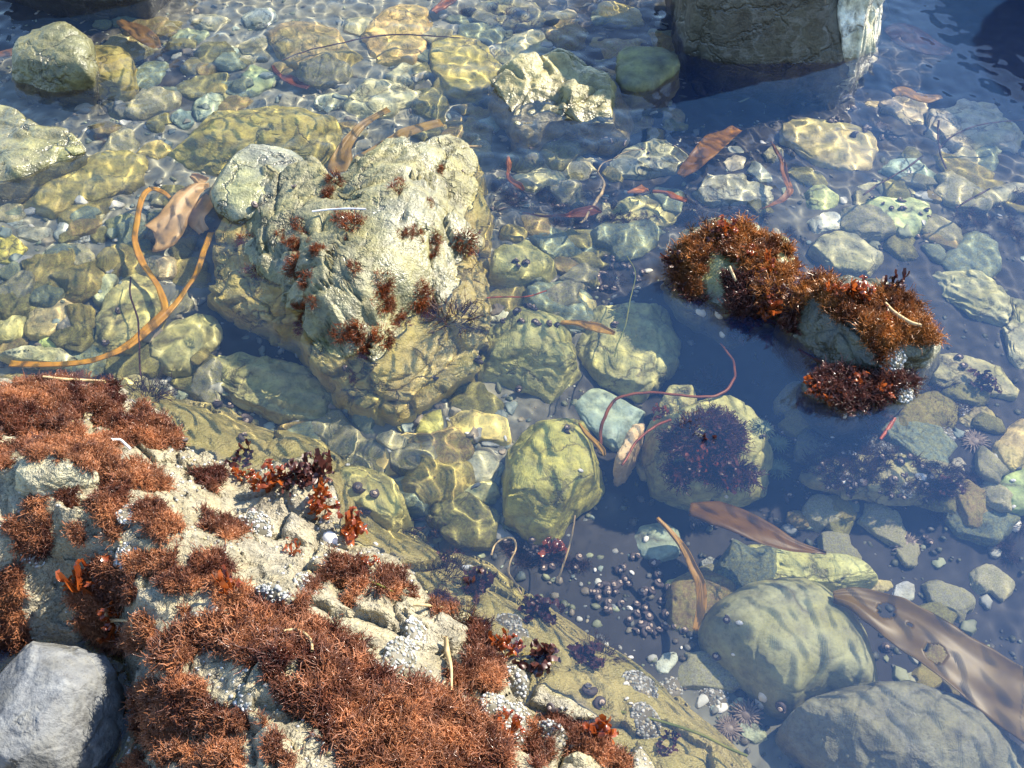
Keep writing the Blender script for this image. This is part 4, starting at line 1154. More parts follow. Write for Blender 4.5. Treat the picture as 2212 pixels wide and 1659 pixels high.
# single tufts
BT = []
for k in range(4):
    V, F = strands(120, .021, 1.7, .0011, np.random.default_rng(60 + k), 2, .5, .011)
    BT.append(mesh('seaweed_tuft', V, F))
for b in BT:
    b.materials.append(M_TUFT)
BT2 = []
for k in range(2):
    V, F = strands(80, .032, 1.8, .0009, np.random.default_rng(70 + k), 2, .4, .012)
    b = mesh('seaweed_tuft', V, F)
    b.materials.append(M_DTURF)
    BT2.append(b)
tuft_spots = [
 (722, 392, 1.0, 'red tuft on the top left rim of the biggest boulder'), (706, 416, .7, None), (858, 408, .9, 'orange-brown tuft below the crest of the biggest boulder'), (862, 390, .5, None), (950, 370, .6, 'small tuft at the upper right crack of the biggest boulder'), (930, 440, .5, None),
 (528, 522, 1.0, 'tuft at the far left shoulder of the biggest boulder'), (546, 592, 1.1, 'purple-brown tuft low on the left shoulder of the biggest boulder'), (638, 490, .9, 'tuft in the left crack of the biggest boulder'), (640, 525, .8, None), (606, 505, .5, None), (636, 577, 1.1, 'largest left tuft of the biggest boulder'), (662, 606, .9, None), (680, 538, .5, None),
 (766, 577, .7, 'lone tuft in the middle face of the biggest boulder'), (752, 514, .4, None), (760, 480, 1.2, 'broad dark red tuft under the white straw'), (735, 470, .8, None), (826, 610, 1.0, 'tuft beside the wet glare of the biggest boulder'), (826, 655, 1.0, None), (840, 640, .6, None), (908, 640, 1.1, 'shaggy tuft at the right edge of the dry part of the biggest boulder'), (924, 668, 1.0, None), (912, 620, .7, None),
 (652, 664, .9, None), (650, 705, 1.0, 'tuft at the left waterline corner of the biggest boulder'), (672, 655, .6, None), (736, 720, .9, None), (768, 720, 1.1, 'tuft pair end above the white drip on the biggest boulder'), (786, 748, .9, None), (790, 772, .8, None), (828, 732, 1.1, 'bushy tuft above the submerged front of the biggest boulder'), (862, 700, 1.0, None), (856, 680, .7, None),
 (936, 515, .8, None), (1006, 522, 1.2, 'large bright tuft on the right flank of the biggest boulder'), (936, 545, .6, None), (866, 506, .5, None), (884, 500, .5, None), (1010, 548, .5, None), (756, 812, .7, 'dark tuft at the foot of the white drip')]
for chain in ([(722, 392), (706, 416), (735, 465), (770, 482)], [(606, 505), (640, 525), (636, 577), (662, 606), (655, 664), (650, 705)], [(736, 720), (768, 722), (830, 730), (862, 695), (908, 640), (924, 668)], [(826, 605), (826, 655), (845, 645)], [(768, 722), (788, 752), (790, 780)], [(866, 506), (890, 498), (936, 520), (936, 545)], [(640, 490), (680, 538), (690, 545)]):
    for a_, b_ in zip(chain[:-1], chain[1:]):
        for t_ in r_.uniform(.1, .9, 2):
            tuft_spots.append((a_[0] + (b_[0] - a_[0]) * t_ + r_.normal() * 5, a_[1] + (b_[1] - a_[1]) * t_ + r_.normal() * 5, r_.uniform(.3, .65), None))
for k, (u, v, s, lab) in enumerate(tuft_spots):
    o = link('seaweed_tuft', BT[k % 4])
    p, n = hit(u, v)
    place(o, p, n, r_.uniform(0, 6), s * .78, .7, .002)
    tag(o, (lab + ', seaweed') if lab else 'small rust-red seaweed tuft in a crack of the biggest boulder', 'seaweed tuft', 'seaweed tufts on the biggest boulder')
# barnacles and grit crusting the dry rock
cand = np.where((LV[:, 2] > .0) & (rng.random(len(LV)) < .10))[0]
cl = fbm(np.stack([LV[cand, 0], LV[cand, 1], LV[cand, 2]], 1) * 9 + 40, 3)
cand = cand[cl > .08]
if len(cand) > 5200:
    cand = rng.choice(cand, 5200, replace=False)
d0, f0 = ico(1)
VV = []
CC = []
for i in cand:
    s = rng.uniform(.0014, .0038)
    VV.append(d0 * s * np.array((1, rng.uniform(.7, 1), rng.uniform(.5, .9))) + LV[i])
    CC.append(np.tile(np.array([(.42, .41, .37), (.28, .27, .24), (.36, .29, .14), (.14, .13, .11)][rng.choice(4, p=[.35, .3, .2, .15])]) * rng.uniform(.7, 1.2), (len(d0), 1)))
m = mesh('barnacles', np.concatenate(VV), np.concatenate([f0 + k * len(d0) for k in range(len(cand))]))
m.materials.append(M_GRAV)
tint(m, np.concatenate(CC))
tag(link('barnacles', m), 'white and ochre barnacles and grit crusting the dry foreground ledge', 'barnacles', None, 'stuff')
for k, (u, v, s, lab) in enumerate([(985, 688, 1.4, 'dark drowned seaweed tuft on the submerged front of the biggest boulder'), (920, 1120, 1.7, 'dark bristly seaweed clump at the ledge edge left of the bright yellow-green stone'), (320, 850, 1.3, 'dark drowned seaweed clump behind the foreground carpet'), (1300, 1410, .9, 'dark drowned tuft on the shelf beside the snail bed'), (1480, 455, 1.2, 'dark drowned tuft above the left weed-covered rock'), (240, 300, .8, 'dark weed tuft in the gravel above the long flat stone'), (960, 1235, 1.1, 'dark drowned tuft on the ledge beside the white shell flake'), (1000, 1330, .8, 'thin black weed tangle at the waterline of the ledge'), (1320, 610, .8, 'thin weed wisp right of the stone with three snails'), (1530, 830, .9, 'weed wisp on the olive stone behind the purple seaweed head')]):
    o = link('seaweed_tuft', BT2[k % 2])
    p, n = hit(u, v)
    place(o, p, n, r_.uniform(0, 6), s, .7, .002)
    tag(o, lab, 'seaweed tuft')


# ------------------------------------------------------------------ leafy weeds: flat forked fronds
def frond(seed, n=9, L_=.05, w=.012):
    r = np.random.default_rng(seed)
    V, F = [], []

    def strip(p, d, length, wid, depth):
        m_ = 6
        side = np.cross(d, (0, 0, 1.))
        side /= np.linalg.norm(side) + 1e-9
        i0 = len(V)
        for i in range(m_):
            t = i / (m_ - 1)
            ww = wid * (.35 + .9 * math.sin(min(1, t * 1.15) * 2.4)) * (1 + .2 * r.normal())
            q = p + d * length * t + np.array((0, 0, 1)) * .006 * math.sin(3 * t + seed)
            V.append(q - side * ww + np.array((0, 0, .15 * ww)))
            V.append(q + np.array((0, 0, -.1 * ww)))
            V.append(q + side * ww + np.array((0, 0, .15 * ww)))
            d = d + r.normal(0, .13, 3)
            d /= np.linalg.norm(d)
        for i in range(m_ - 1):
            for j in (0, 1):
                a = i0 + i * 3 + j
                F.append((a, a + 1, a + 4, a + 3))
        end = V[-2]
        if depth:
            for s in (-1, 1):
                e = d + side * s * r.uniform(.4, .9) + r.normal(0, .2, 3)
                e /= np.linalg.norm(e)
                strip(end - d * length * .15, e, length * .6, wid * .75, depth - 1)
    strip(np.zeros(3), np.array((.25, .05, 1.)) / 1.03, L_ * .5, w * .45, 2)
    return np.array(V), np.array(F)


FR = {}
for mt in (M_LEAF, M_DLEAF):
    FR[mt.name] = []
    for k in range(5):
        V, F = frond(k, L_=.055, w=.011)
        b = mesh('frond', V, F)
        b.materials.append(mt)
        FR[mt.name].append(b)


def leafy(u, v, lab, mt, s=1., n=8, spread=.8, lift=0., group=None):
    p, nn = hit(u, v)
    e = bpy.data.objects.new('leafy_seaweed', None)
    COL.objects.link(e)
    e.empty_display_size = .02
    place(e, p, nn, r_.uniform(0, 6), 1, .5)
    tag(e, lab, 'leafy seaweed', group)
    for k in range(n):
        f = link('frond', FR[mt.name][(k + int(u)) % 5], None, e)
        a = 6.283 * k / n + r_.uniform(-.3, .3)
        f.rotation_euler = (r_.uniform(-.2, .2), r_.uniform(.1, spread), a)
        f.rotation_mode = 'ZYX'
        f.rotation_euler = (r_.uniform(-.15, .15), r_.uniform(.1, spread), a)
        f.location = (.006 * math.cos(a), .006 * math.sin(a), -.004)
        f.scale = (s * r_.uniform(.7, 1.15),) * 3
    return e


for a in [
 (205, 1290, 'tall orange-red leafy weed standing above the pale dry corner stone', M_LEAF, 1.5, 8, .7), (245, 1330, 'orange-red leafy weed just below the tall one', M_LEAF, 1.0, 6, 1.0), (505, 1285, 'shiny red leafy weed at the right end of the wide rust patch', M_LEAF, .9, 8, 1.1), (1300, 1595, 'amber leafy weed standing at the bottom waterline', M_LEAF, 1.1, 8, .8), (1098, 1410, 'amber leafy weed at the waterline right of the upright rust clump', M_LEAF, .9, 8, .9), (1090, 1590, 'orange leafy weed at the right end of the largest rust carpet', M_LEAF, .9, 6, .9),
 (765, 1160, 'dark red leafy weed standing in the shallows above the ledge', M_LEAF, 1.1, 9, .8), (800, 1215, 'single orange leafy weed above the ledge cushions', M_LEAF, .8, 3, .5), (630, 1195, 'small orange leafy sprig on the pale ledge rock', M_LEAF, .5, 5, .8),
 (580, 1055, 'rust leafy weed at the left side of the glossy leafy clump', M_LEAF, 1.1, 9, 1.0), (640, 1030, 'topmost glossy leafy weed of the purple clump in the shallows', M_DLEAF, 1.2, 12, 1.1), (690, 1040, 'glossy purple leafy weed at the right of the clump in the shallows', M_DLEAF, 1.2, 12, 1.1), (680, 1085, 'red-brown leafy weed at the bottom of the glossy clump', M_LEAF, 1.0, 9, 1.0), (525, 1030, 'small rust leafy weed left of the glossy leafy clump', M_LEAF, .8, 5, .6), (530, 992, 'drowned purple leafy weed on the shelf above the glossy clump', M_DLEAF, .8, 7, 1.0),
 (1030, 1280, 'drowned dark leafy weed at the top of the shelf row', M_DLEAF, 1.1, 10, .9), (1165, 1325, 'drowned dark leafy weed standing where the shelf meets the snail bed', M_DLEAF, 1.2, 11, .7), (1180, 1420, 'drowned dark leafy weed in the middle of the shelf', M_DLEAF, 1.2, 11, .9), (1285, 1425, 'drowned dark leafy weed at the outer edge of the shelf', M_DLEAF, 1.1, 9, .9), (1445, 1605, 'tiny dark leafy weed on the bare lower shelf', M_DLEAF, .6, 6, .9), (965, 1205, 'drowned brown leafy weed near the white shell flake', M_DLEAF, .8, 7, .9),
 (1570, 510, 'amber leafy weed on top of the left weed-covered rock', M_LEAF, 1.0, 9, .9), (1530, 515, 'dark shiny leafy weed at the top left of the left weed-covered rock', M_DLEAF, .9, 8, 1.0), (1840, 650, 'tall red leafy weed on the right weed-covered rock', M_LEAF, 1.3, 8, .7), (1640, 660, 'dark red leafy weed drooping off the left weed-covered rock', M_LEAF, 1.1, 12, 1.3), (1860, 830, 'shiny amber leafy weed on the low black ragged stone', M_LEAF, .9, 9, 1.2), (1750, 830, 'red leafy sprig at the left end of the low black ragged stone', M_LEAF, .7, 6, 1.0), (1900, 850, 'dark leafy weed at the right of the low black ragged stone', M_LEAF, .8, 7, 1.2),
 (1500, 970, 'amber leafy weed in the purple seaweed head', M_LEAF, .9, 8, 1.1), (1560, 1000, 'shiny dark leafy weed in the purple seaweed head', M_DLEAF, 1.1, 10, 1.1), (1590, 1035, 'golden leafy weed at the lower right of the purple seaweed head', M_LEAF, .7, 7, 1.0), (1430, 890, 'red leafy spray left above the purple seaweed head', M_LEAF, .7, 5, .8),
 (1600, 560, 'rust leafy weed in the middle of the left weed-covered rock', M_LEAF, .8, 10, 1.2), (1665, 590, 'amber leafy weed at the right end of the left weed-covered rock', M_LEAF, .8, 10, 1.2), (1690, 640, 'black glossy leafy weed in the notch between the two weed-covered rocks', M_DLEAF, 1.0, 12, 1.2), (1470, 560, 'dark leafy weed at the left tip of the left weed-covered rock', M_DLEAF, .8, 10, 1.2), (1610, 690, 'black glossy leafy weed trailing in the water under the left weed-covered rock', M_DLEAF, 1.2, 14, 1.4), (1930, 640, 'black shiny leafy weed behind the top of the right weed-covered rock', M_DLEAF, .9, 10, 1.2), (1800, 640, 'rust leafy weed at the left end of the right weed-covered rock', M_LEAF, .7, 9, 1.2), (1920, 700, 'amber leafy weed beside the curved yellow straw', M_LEAF, .7, 9, 1.2), (1805, 860, 'wet brown leafy weed in front of the low black ragged stone', M_LEAF, .7, 9, 1.3), (1480, 1010, 'black leafy weed at the lower left of the purple seaweed head', M_DLEAF, .9, 11, 1.2), (1530, 940, 'purple leafy weed at the top of the purple seaweed head', M_DLEAF, .9, 11, 1.2),
 (1180, 1205, 'crimson leafy weed on the snail bed below the bright yellow-green stone', M_LEAF, 1.1, 7, 1.3), (2110, 830, 'drowned brown leafy weed under the right weed-covered rock', M_DLEAF, 1.1, 9, 1.1), (2030, 1050, 'drowned leafy weed on the low weedy shelf stone', M_DLEAF, 1.0, 8, 1.1)]:
    leafy(*a)
# ------------------------------------------------------------------ kelp, stems and straws
def smooth(pts, n):
    """Catmull-Rom through the points"""
    P = [np.array(p, float) for p in pts]
    P = [2 * P[0] - P[1]] + P + [2 * P[-1] - P[-2]]
    out = []
    for i in range(1, len(P) - 2):
        for k in range(n):
            t = k / n
            a, b, c, d = P[i - 1], P[i], P[i + 1], P[i + 2]
            out.append(.5 * (2 * b + (c - a) * t + (2 * a - 5 * b + 4 * c - d) * t * t + (3 * b - a - 3 * c + d) * t ** 3))
    out.append(P[-2])
    return np.array(out)


def along(pts, z=None, lift=.004):
    """picture points to world: at a fixed depth, or lying on whatever is seen there"""
    out = []
    for k, (u, v) in enumerate(pts):
        if z is None:
            p, n = hit(u, v)
            out.append(p + Vector((0, 0, lift)))
        else:
            zz = z if isinstance(z, (int, float)) else np.interp(k / max(1, len(pts) - 1), np.linspace(0, 1, len(z)), z)
            out.append(at(u, v, float(zz)))
    return [tuple(p) for p in out]


def tube_mesh(name, path, r, n=4, sides=6, wob=0.):
    Q = smooth(path, n)
    m_ = len(Q)
    rr = np.interp(np.linspace(0, 1, m_), np.linspace(0, 1, len(r)), r) if isinstance(r, (list, tuple)) else np.full(m_, r)
    Tn = np.gradient(Q, axis=0)
    Tn /= np.linalg.norm(Tn, axis=1)[:, None] + 1e-9
    if wob:
        Q = Q + wob * np.stack([noise(Q * 40), noise(Q * 40 + 5), noise(Q * 40 + 9) * .5], 1)
    s = np.cross(Tn, (0.05, .02, 1.))
    s /= np.linalg.norm(s, axis=1)[:, None] + 1e-9
    u = np.cross(s, Tn)
    V = []
    for k in range(sides):
        a = 6.2832 * k / sides
        V.append(Q + (s * math.cos(a) + u * math.sin(a)) * rr[:, None])
    V = np.stack(V, 1).reshape(-1, 3)
    F = []
    for i in range(m_ - 1):
        for k in range(sides):
            a, b = i * sides + k, i * sides + (k + 1) % sides
            F.append((a, b, b + sides, a + sides))
    c = V.mean(0)
    return mesh(name, V - c, np.array(F)), c


def ribbon_mesh(name, path, w, n=8, across=12, ruf=.006, holes=(), tilt=0., seed=0, th=.0009, ragged=.0):
    Q = smooth(path, n)
    m_ = len(Q)
    ww = np.interp(np.linspace(0, 1, m_), np.linspace(0, 1, len(w)), w)
    Tn = np.gradient(Q, axis=0)
    Tn /= np.linalg.norm(Tn, axis=1)[:, None] + 1e-9
    s = np.cross(Tn, (0, 0, 1.))
    s /= np.linalg.norm(s, axis=1)[:, None] + 1e-9
    t = np.linspace(-1, 1, across)
    L_ = np.concatenate([[0], np.cumsum(np.linalg.norm(np.diff(Q, axis=0), axis=1))])
    V = Q[:, None, :] + s[:, None, :] * (ww[:, None] * t[None])[:, :, None] / 2
    q = np.stack([L_[:, None] * 9 + 0 * t[None], t[None] * 1.4 + 0 * L_[:, None] + seed * 3.1, 0 * V[:, :, 0] + seed], 2).reshape(-1, 3)
    V[:, :, 2] += (ruf * noise(q) * 2).reshape(m_, across) * (.35 + .65 * np.abs(t)[None]) + tilt * t[None] * ww[:, None] / 2
    if ragged:
        V += s[:, None, :] * (ragged * noise(q * 3 + 40).reshape(m_, across) * t[None] ** 3)[:, :, None]
    V = V.reshape(-1, 3)
    F = grid_faces(m_, across)
    if holes:
        C_ = V[F].mean(1)
        keep = np.ones(len(F), bool)
        for h, rad in holes:
            d = np.linalg.norm(C_ - np.array(h), axis=1)
            keep &= d > rad * (1 + .35 * noise(C_ * 60))
        F = F[keep]
    c = V.mean(0)
    m = mesh(name, V - c, F)
    return m, c


def blade(name, label, pts, w, col, z=None, cat='kelp', mat=None, parent=None, **kw):
    m, c = ribbon_mesh(name, along(pts, z, kw.pop('lift', .006)), w, **kw)
    o = link(name, m, mat or M_KELP)
    o.location = c
    o.color = (*col, 1)
    so = o.modifiers.new('thickness', 'SOLIDIFY')
    so.thickness = .0009
    if label:
        tag(o, label, cat)
    return o


def stem(name, label, pts, r, mat, z=None, cat='stem', col=(1, 1, 1), group=None, **kw):
    m, c = tube_mesh(name, along(pts, z, kw.pop('lift', .003)), r, **kw)
    o = link(name, m, mat)
    o.location = c
    o.color = (*col, 1)
    tag(o, label, cat, group)
    return o


OR, BRW, PNK, GLD, RED = (1.2, 1.1, .6), (.50, .60, .10), (2.1, 2.7, 5.4), (1.4, 1.5, 1.2), (.10, .02, .025)
# the orange looping strand
b1 = [(368, 428), (350, 412), (325, 407), (307, 428), (295, 480), (292, 520), (305, 560), (330, 600), (352, 642), (353, 672), (330, 697), (290, 733), (240, 763), (170, 782), (90, 787), (20, 784)]
b2 = [(455, 500), (442, 535), (432, 572), (410, 610), (387, 645), (352, 684), (312, 722), (275, 752)]
e = bpy.data.objects.new('kelp_strand', None)
COL.objects.link(e)
e.location = at(330, 640, -.03)
tag(e, 'long orange looping kelp strand at the left, lying over the olive oval stone', 'kelp')
for pts, w, z in ((b1, [.006, .009, .010, .010, .009, .009, .012, .014, .011, .009, .012], [-.03, -.012, -.02, -.03, -.03, -.03]), (b2, [.012, .010, .009, .010, .012, .006], [-.05, -.03, -.028, -.03])):
    m, c = ribbon_mesh('stipe', along(pts, z), [x * 1.25 for x in w], n=8, across=5, ruf=.003, seed=4)
    o = link('stipe', m, M_STIPE)
    o.color = (.95, 1.0, .1, 1)
    o.parent = e
    o.location = Vector(c) - e.location
    so = o.modifiers.new('thickness', 'SOLIDIFY')
    so.thickness = .003
e = bpy.data.objects.new('kelp', None)
COL.objects.link(e)
e.location = at(400, 450, -.03)
tag(e, 'pale pinkish-tan crumpled kelp blade beside the left shoulder of the biggest boulder', 'kelp')
for pts, w, z, tl in (([(452, 398), (425, 405), (398, 432), (375, 465), (345, 505), (335, 515)], [.012, .045, .055, .065, .085, .07], [-.02, -.015, -.02, -.04], .3),
                      ([(462, 425), (445, 440), (425, 470), (440, 500)], [.06, .05, .04, .02], [-.03, -.05], -.4), ([(440, 395), (425, 385), (412, 380)], [.03, .02, .008], -.02, .2)):
    m, c = ribbon_mesh('blade_lobe', along(pts, z), w, ruf=.012, tilt=tl, seed=int(w[0] * 1000), ragged=.006)
    o = link('blade_lobe', m, M_KELP)
    o.color = (*PNK, 1)
    o.parent = e
    o.location = Vector(c) - e.location
    so = o.modifiers.new('thickness', 'SOLIDIFY')
    so.thickness = .0009
blade('kelp', 'tan kelp blade rising behind the top of the biggest boulder', [(735, 372), (738, 345), (745, 320), (765, 290), (795, 262), (840, 236)], [.06, .055, .03, .022, .025, .012], (1.2, 1.45, 1.1), -.02, ruf=.008)
blade('kelp', 'tan kelp strip slanting right behind the crest of the biggest boulder', [(775, 345), (815, 318), (850, 300), (885, 284), (955, 264)], [.03, .018, .02, .035, .03], (1.3, 1.6, 1.2), -.02, ruf=.006)
stem('weed_stem', 'pinkish straw lying in the water right of the boulder crest', [(975, 312), (1010, 315), (1040, 316)], [.004, .003], M_STRAW, -.01, col=(1, .7, .6))
e = blade('kelp', 'bright orange curled weed right of the crest of the biggest boulder', [(1098, 338), (1100, 352), (1096, 368), (1096, 380), (1108, 394), (1122, 402), (1132, 410)], [.004, .014, .007, .012, .012, .014, .004], (1.1, .65, .2), -.03, ruf=.008, across=6)
blade('kelp', 'orange-red weed strand in the dark turf above the snail heap', [(1130, 462), (1180, 468), (1220, 468), (1250, 462), (1280, 455), (1298, 458)], [.003, .006, .006, .02, .022, .004], (.7, .38, .2), -.05, ruf=.01)
blade('kelp', 'orange-brown kelp blade below the smooth dark dome rock', [(1468, 378), (1490, 360), (1520, 330), (1550, 302), (1592, 278)], [.02, .045, .055, .06, .03], OR, [-.05, -.03, -.06], tilt=.2)
blade('kelp', 'thin wavy orange strip between the speckled and the curved-lined stone', [(1664, 303), (1682, 335), (1692, 365), (1700, 392), (1706, 412), (1690, 430), (1668, 442), (1640, 452)], [.004, .010, .014, .012, .016, .014, .010, .003], (1.4, 1.1, .9), -.05, across=6, ruf=.008)
blade('kelp_flake', 'triangular orange kelp flake above the long light-netted stone', [(1355, 418), (1375, 412), (1395, 404)], [.006, .022, .028], (1.7, 1.2, .7), -.05)
blade('kelp', 'orange curled weed strip ending at the long light-netted stone', [(1412, 413), (1440, 417), (1458, 428), (1480, 436)], [.008, .010, .016, .012], (1.5, .9, .6), -.06, across=6)
h1, h2, h3 = at(1915, 1318, -.07), at(2020, 1412, -.07), at(1965, 1350, -.07)
blade('kelp', 'broad dark brown kelp blade with two holes at the lower right', [(1800, 1288), (1850, 1296), (1930, 1335), (2020, 1390), (2120, 1458), (2212, 1522), (2300, 1585), (2420, 1670)], [.02, .05, .082, .092, .102, .11, .115, .12], BRW, -.07, n=16, across=30, holes=((h1, .015), (h2, .016), (h3, .004)), ruf=.008, ragged=.004)
blade('kelp', 'orange-edged brown kelp blade above the olive slab', [(1490, 1098), (1545, 1108), (1600, 1128), (1660, 1156), (1715, 1180), (1785, 1195)], [.03, .065, .06, .05, .03, .004], (.5, .5, .15), [-.06, -.05, -.06], tilt=.35, ruf=.008)
blade('kelp', 'yellow-orange kelp strip standing over the olive square stone', [(1420, 1118), (1450, 1150), (1478, 1188), (1495, 1225), (1512, 1262), (1515, 1310), (1502, 1362)], [.006, .010, .012, .014, .016, .016, .008], (1.4, 1.5, .9), [-.05, -.06, -.08, -.1], across=6)
blade('kelp', 'golden kelp strip right of the banded olive stone', [(1185, 698), (1240, 697), (1270, 704), (1295, 710), (1328, 720)], [.008, .013, .02, .022, .004], (1.7, 1.9, 1.0), -.05)
blade('kelp', 'golden strip along the right edge of the bright yellow-green stone', T(1, 1, [(1540, 1080), (1590, 1150), (1650, 1210), (1690, 1260), (1702, 1295)]), [.004, .010, .010, .010, .004], (1.5, 1.7, .8), -.015, across=6)
blade('kelp', 'brown folded kelp blade right of the grey half-dry dome boulder', T(0, 0, [(770, 130), (840, 170), (910, 210), (970, 260), (1020, 310)]), [.02, .05, .055, .05, .02], (.8, .9, 1.2), -.03, tilt=.2)
blade('kelp_flake', 'salmon-pink kelp scrap at the left edge beside the dome boulder', T(0, 0, [(-20, 350), (50, 340), (100, 325), (145, 320)]), [.03, .04, .03, .012], (.9, .8, 1.2), -.03)
blade('kelp', 'dark red kelp blade in the black mirrored water at the upper right', T(2, 0, [(1330, 220), (1420, 210), (1500, 260), (1620, 310), (1750, 340)]), [.04, .10, .11, .07, .03], RED, -.06)
blade('kelp', 'golden kelp scrap at the edge of the mirrored boulder', T(2, 0, [(1360, 600), (1430, 590), (1500, 625), (1580, 640), (1680, 630)]), [.02, .05, .03, .03, .01], GLD, -.05)
blade('kelp', 'reddish kelp ribbon at the top edge right of the tan stone', T(1, 0, [(600, 80), (640, 50), (690, 10), (730, -30)]), [.015, .03, .04, .04], (.8, .5, .3), -.07)
blade('kelp', 'dark red weed ribbon under the smooth green stone at upper left', T(0, 0, [(1760, 420), (1800, 480), (1900, 530), (2000, 570)]), [.01, .02, .03, .012], (.4, .2, .2), -.08)
stem('weed_stem', 'red-brown arching weed stem across the olive stone behind the purple head', [(1298, 975), (1300, 930), (1315, 882), (1345, 856), (1420, 848), (1500, 857), (1555, 852), (1582, 825), (1586, 785), (1556, 742)], [.003, .0032, .0032, .002], M_STIPE, [-.06, -.03, -.02, -.03, -.05], col=(.4, .25, .3), n=8, wob=.004)
stem('weed_stem', 'red-brown weed stem running from the sponge to the purple head', [(1345, 1005), (1375, 955), (1410, 925), (1450, 905)], [.002, .003], M_STIPE, -.05, col=(.5, .25, .3), wob=.004)
stem('weed_stem', 'long dark string across the tan square-ended stone at the top', [(610, 130), (670, 108), (737, 93), (800, 80), (860, 74), (925, 77), (1005, 82)], [.0022, .003, .0018], M_DLEAF, -.02, n=8)
stem('weed_stem', 'thin dark string hanging down over the large olive oval stone', [(283, 598), (281, 630), (288, 660), (297, 684), (300, 720), (302, 786), (303, 812)], .0018, M_DLEAF, -.03, n=8)
for k, (pts, lab) in enumerate([([(1660, 780), (1655, 880), (1665, 980), (1705, 1090)], 'short dark upright stem over the pale broken slab'), ([(1665, 960), (1740, 885), (1900, 815), (2060, 790), (2230, 775)], 'long dark stem lying across the pale broken slab'), ([(1170, 1265), (1260, 1200), (1350, 1150), (1460, 1080), (1560, 1010)], 'dark straight stem over the greenish flat stone'), ([(1770, 1345), (1860, 1290), (1990, 1220)], 'dark stem along the slanting slab at the right edge')]):
    stem('weed_stem', lab, T(2, 0, pts), .0024, M_DLEAF, -.04)
stem('weed_stem', 'thin brown loop of weed on the snail bed', T(1, 2, [(970, 280), (1000, 210), (1050, 175), (1110, 172), (1130, 235), (1095, 320), (1085, 390), (1130, 460), (1170, 530)]), .0017, M_STRAW, -.06, n=8, col=(.3, .2, .1))
stem('weed_stem', 'thin straw leaning over the snail bed below the bright yellow-green stone', T(1, 2, [(1515, 20), (1495, 150), (1450, 300), (1395, 460)]), [.0014, .002], M_STRAW, [-.03, -.08], col=(.6, .42, .2))
stem('weed_stem', 'fine green thread over the shaded half of the wide olive stone', T(1, 1, [(1850, 0), (1905, 110), (1870, 290), (1840, 450), (1790, 570), (1770, 655)]), .0012, M_EEL, -.015, n=8)
stem('weed_stem', 'red thread in the water above the stone with three snails', T(1, 1, [(945, 275), (1080, 265), (1200, 262), (1330, 225)]), .0018, M_STIPE, -.03, col=(.6, .25, .2))
stem('weed_stem', 'pale branched weed stem above the snail heap at centre', T(1, 0, [(1660, 1110), (1700, 1200), (1650, 1310), (1590, 1390), (1550, 1440)]), [.003, .004, .002], M_STRAW, -.05, wob=.006, col=(.5, .45, .4))
stem('weed_stem', 'pale wavy root left of the elongated grey-green stone', T(1, 0, [(1660, 1110), (1690, 1060), (1770, 1020), (1820, 990), (1940, 965)]), .0015, M_STRAW, -.03, col=(.5, .45, .4))
stem('eelgrass', 'yellow eelgrass strand across the lower shelf near the corner boulder', T(1, 2, [(1650, 1270), (1780, 1288), (1950, 1325), (2100, 1365), (2230, 1405)]) + T(2, 2, [(150, 1455), (300, 1530), (420, 1580)]), .0024, M_EEL, -.02, cat='eelgrass', col=(3, 2, 1))
stem('eelgrass', 'short green eelgrass bit beside the round rust cushion', T(1, 2, [(200, 480), (260, 505), (360, 552)]), [.0012, .0022, .001], M_EEL, None, cat='eelgrass', lift=.012)
stem('straw', 'white straw stuck flat across the upper face of the biggest boulder', [(676, 467), (710, 463), (750, 461), (792, 462)], .002, M_WHITE, None, cat='straw', lift=.012)
stem('straw', 'tan upright straw between the white shell bits and the upright rust clump', T(1, 2, [(680, 850), (690, 950), (715, 1050), (718, 1200)]), [.003, .0045, .0022, .0015], M_STRAW, None, cat='straw', lift=.02)
stem('straw', 'cream straw below the oblong rust cushion', T(1, 2, [(470, 628), (560, 632), (680, 646)]), .0025, M_STRAW, None, cat='straw', lift=.012, col=(1.2, 1.2, 1.2))
stem('straw', 'curved yellow straw on the right weed-covered rock', T(2, 1, [(1295, 360), (1340, 410), (1400, 455), (1460, 488), (1525, 505)]), [.003, .004, .003], M_STRAW, None, cat='straw', lift=.022, col=(1.3, 1.1, .7))
stem('straw', 'short yellow straw on the left weed-covered rock', T(2, 1, [(295, 118), (315, 165), (337, 212)]), .003, M_STRAW, None, cat='straw', lift=.02, col=(1.2, .95, .5))
stem('straw', 'dark stick with a yellow spot left of the right weed-covered rock', T(2, 1, [(750, 620), (850, 680), (960, 735), (1080, 790)]), .003, M_DLEAF, None, cat='stick', lift=.01)
stem('straw', 'orange-brown straw lying on the upper left seaweed carpet', T(0, 1, [(300, 828), (430, 842), (560, 848), (700, 856)]), .0028, M_STRAW, None, cat='straw', lift=.018, col=(1, .6, .3))
stem('straw', 'small forked cream straw below the red leafy weeds', T(0, 2, [(712, 690), (722, 745), (780, 745), (855, 752)]), [.0035, .003, .0018], M_STRAW, None, cat='straw', lift=.02)
stem('straw', 'short cream straw right of the forked one', T(0, 2, [(880, 740), (878, 800), (895, 858)]), .0022, M_STRAW, None, cat='straw', lift=.02)
stem('straw', 'thin curved straw on the largest shaggy seaweed carpet', T(0, 2, [(1850, 822), (1930, 815), (1990, 840), (2030, 890), (2036, 950)]), .002, M_STRAW, None, cat='straw', lift=.022)
stem('straw', 'bleached curl of straw on the seaweed below the pale glare rock', T(0, 1, [(735, 1230), (790, 1228), (830, 1260), (862, 1290)]), .0025, M_WHITE, None, cat='straw', lift=.016)
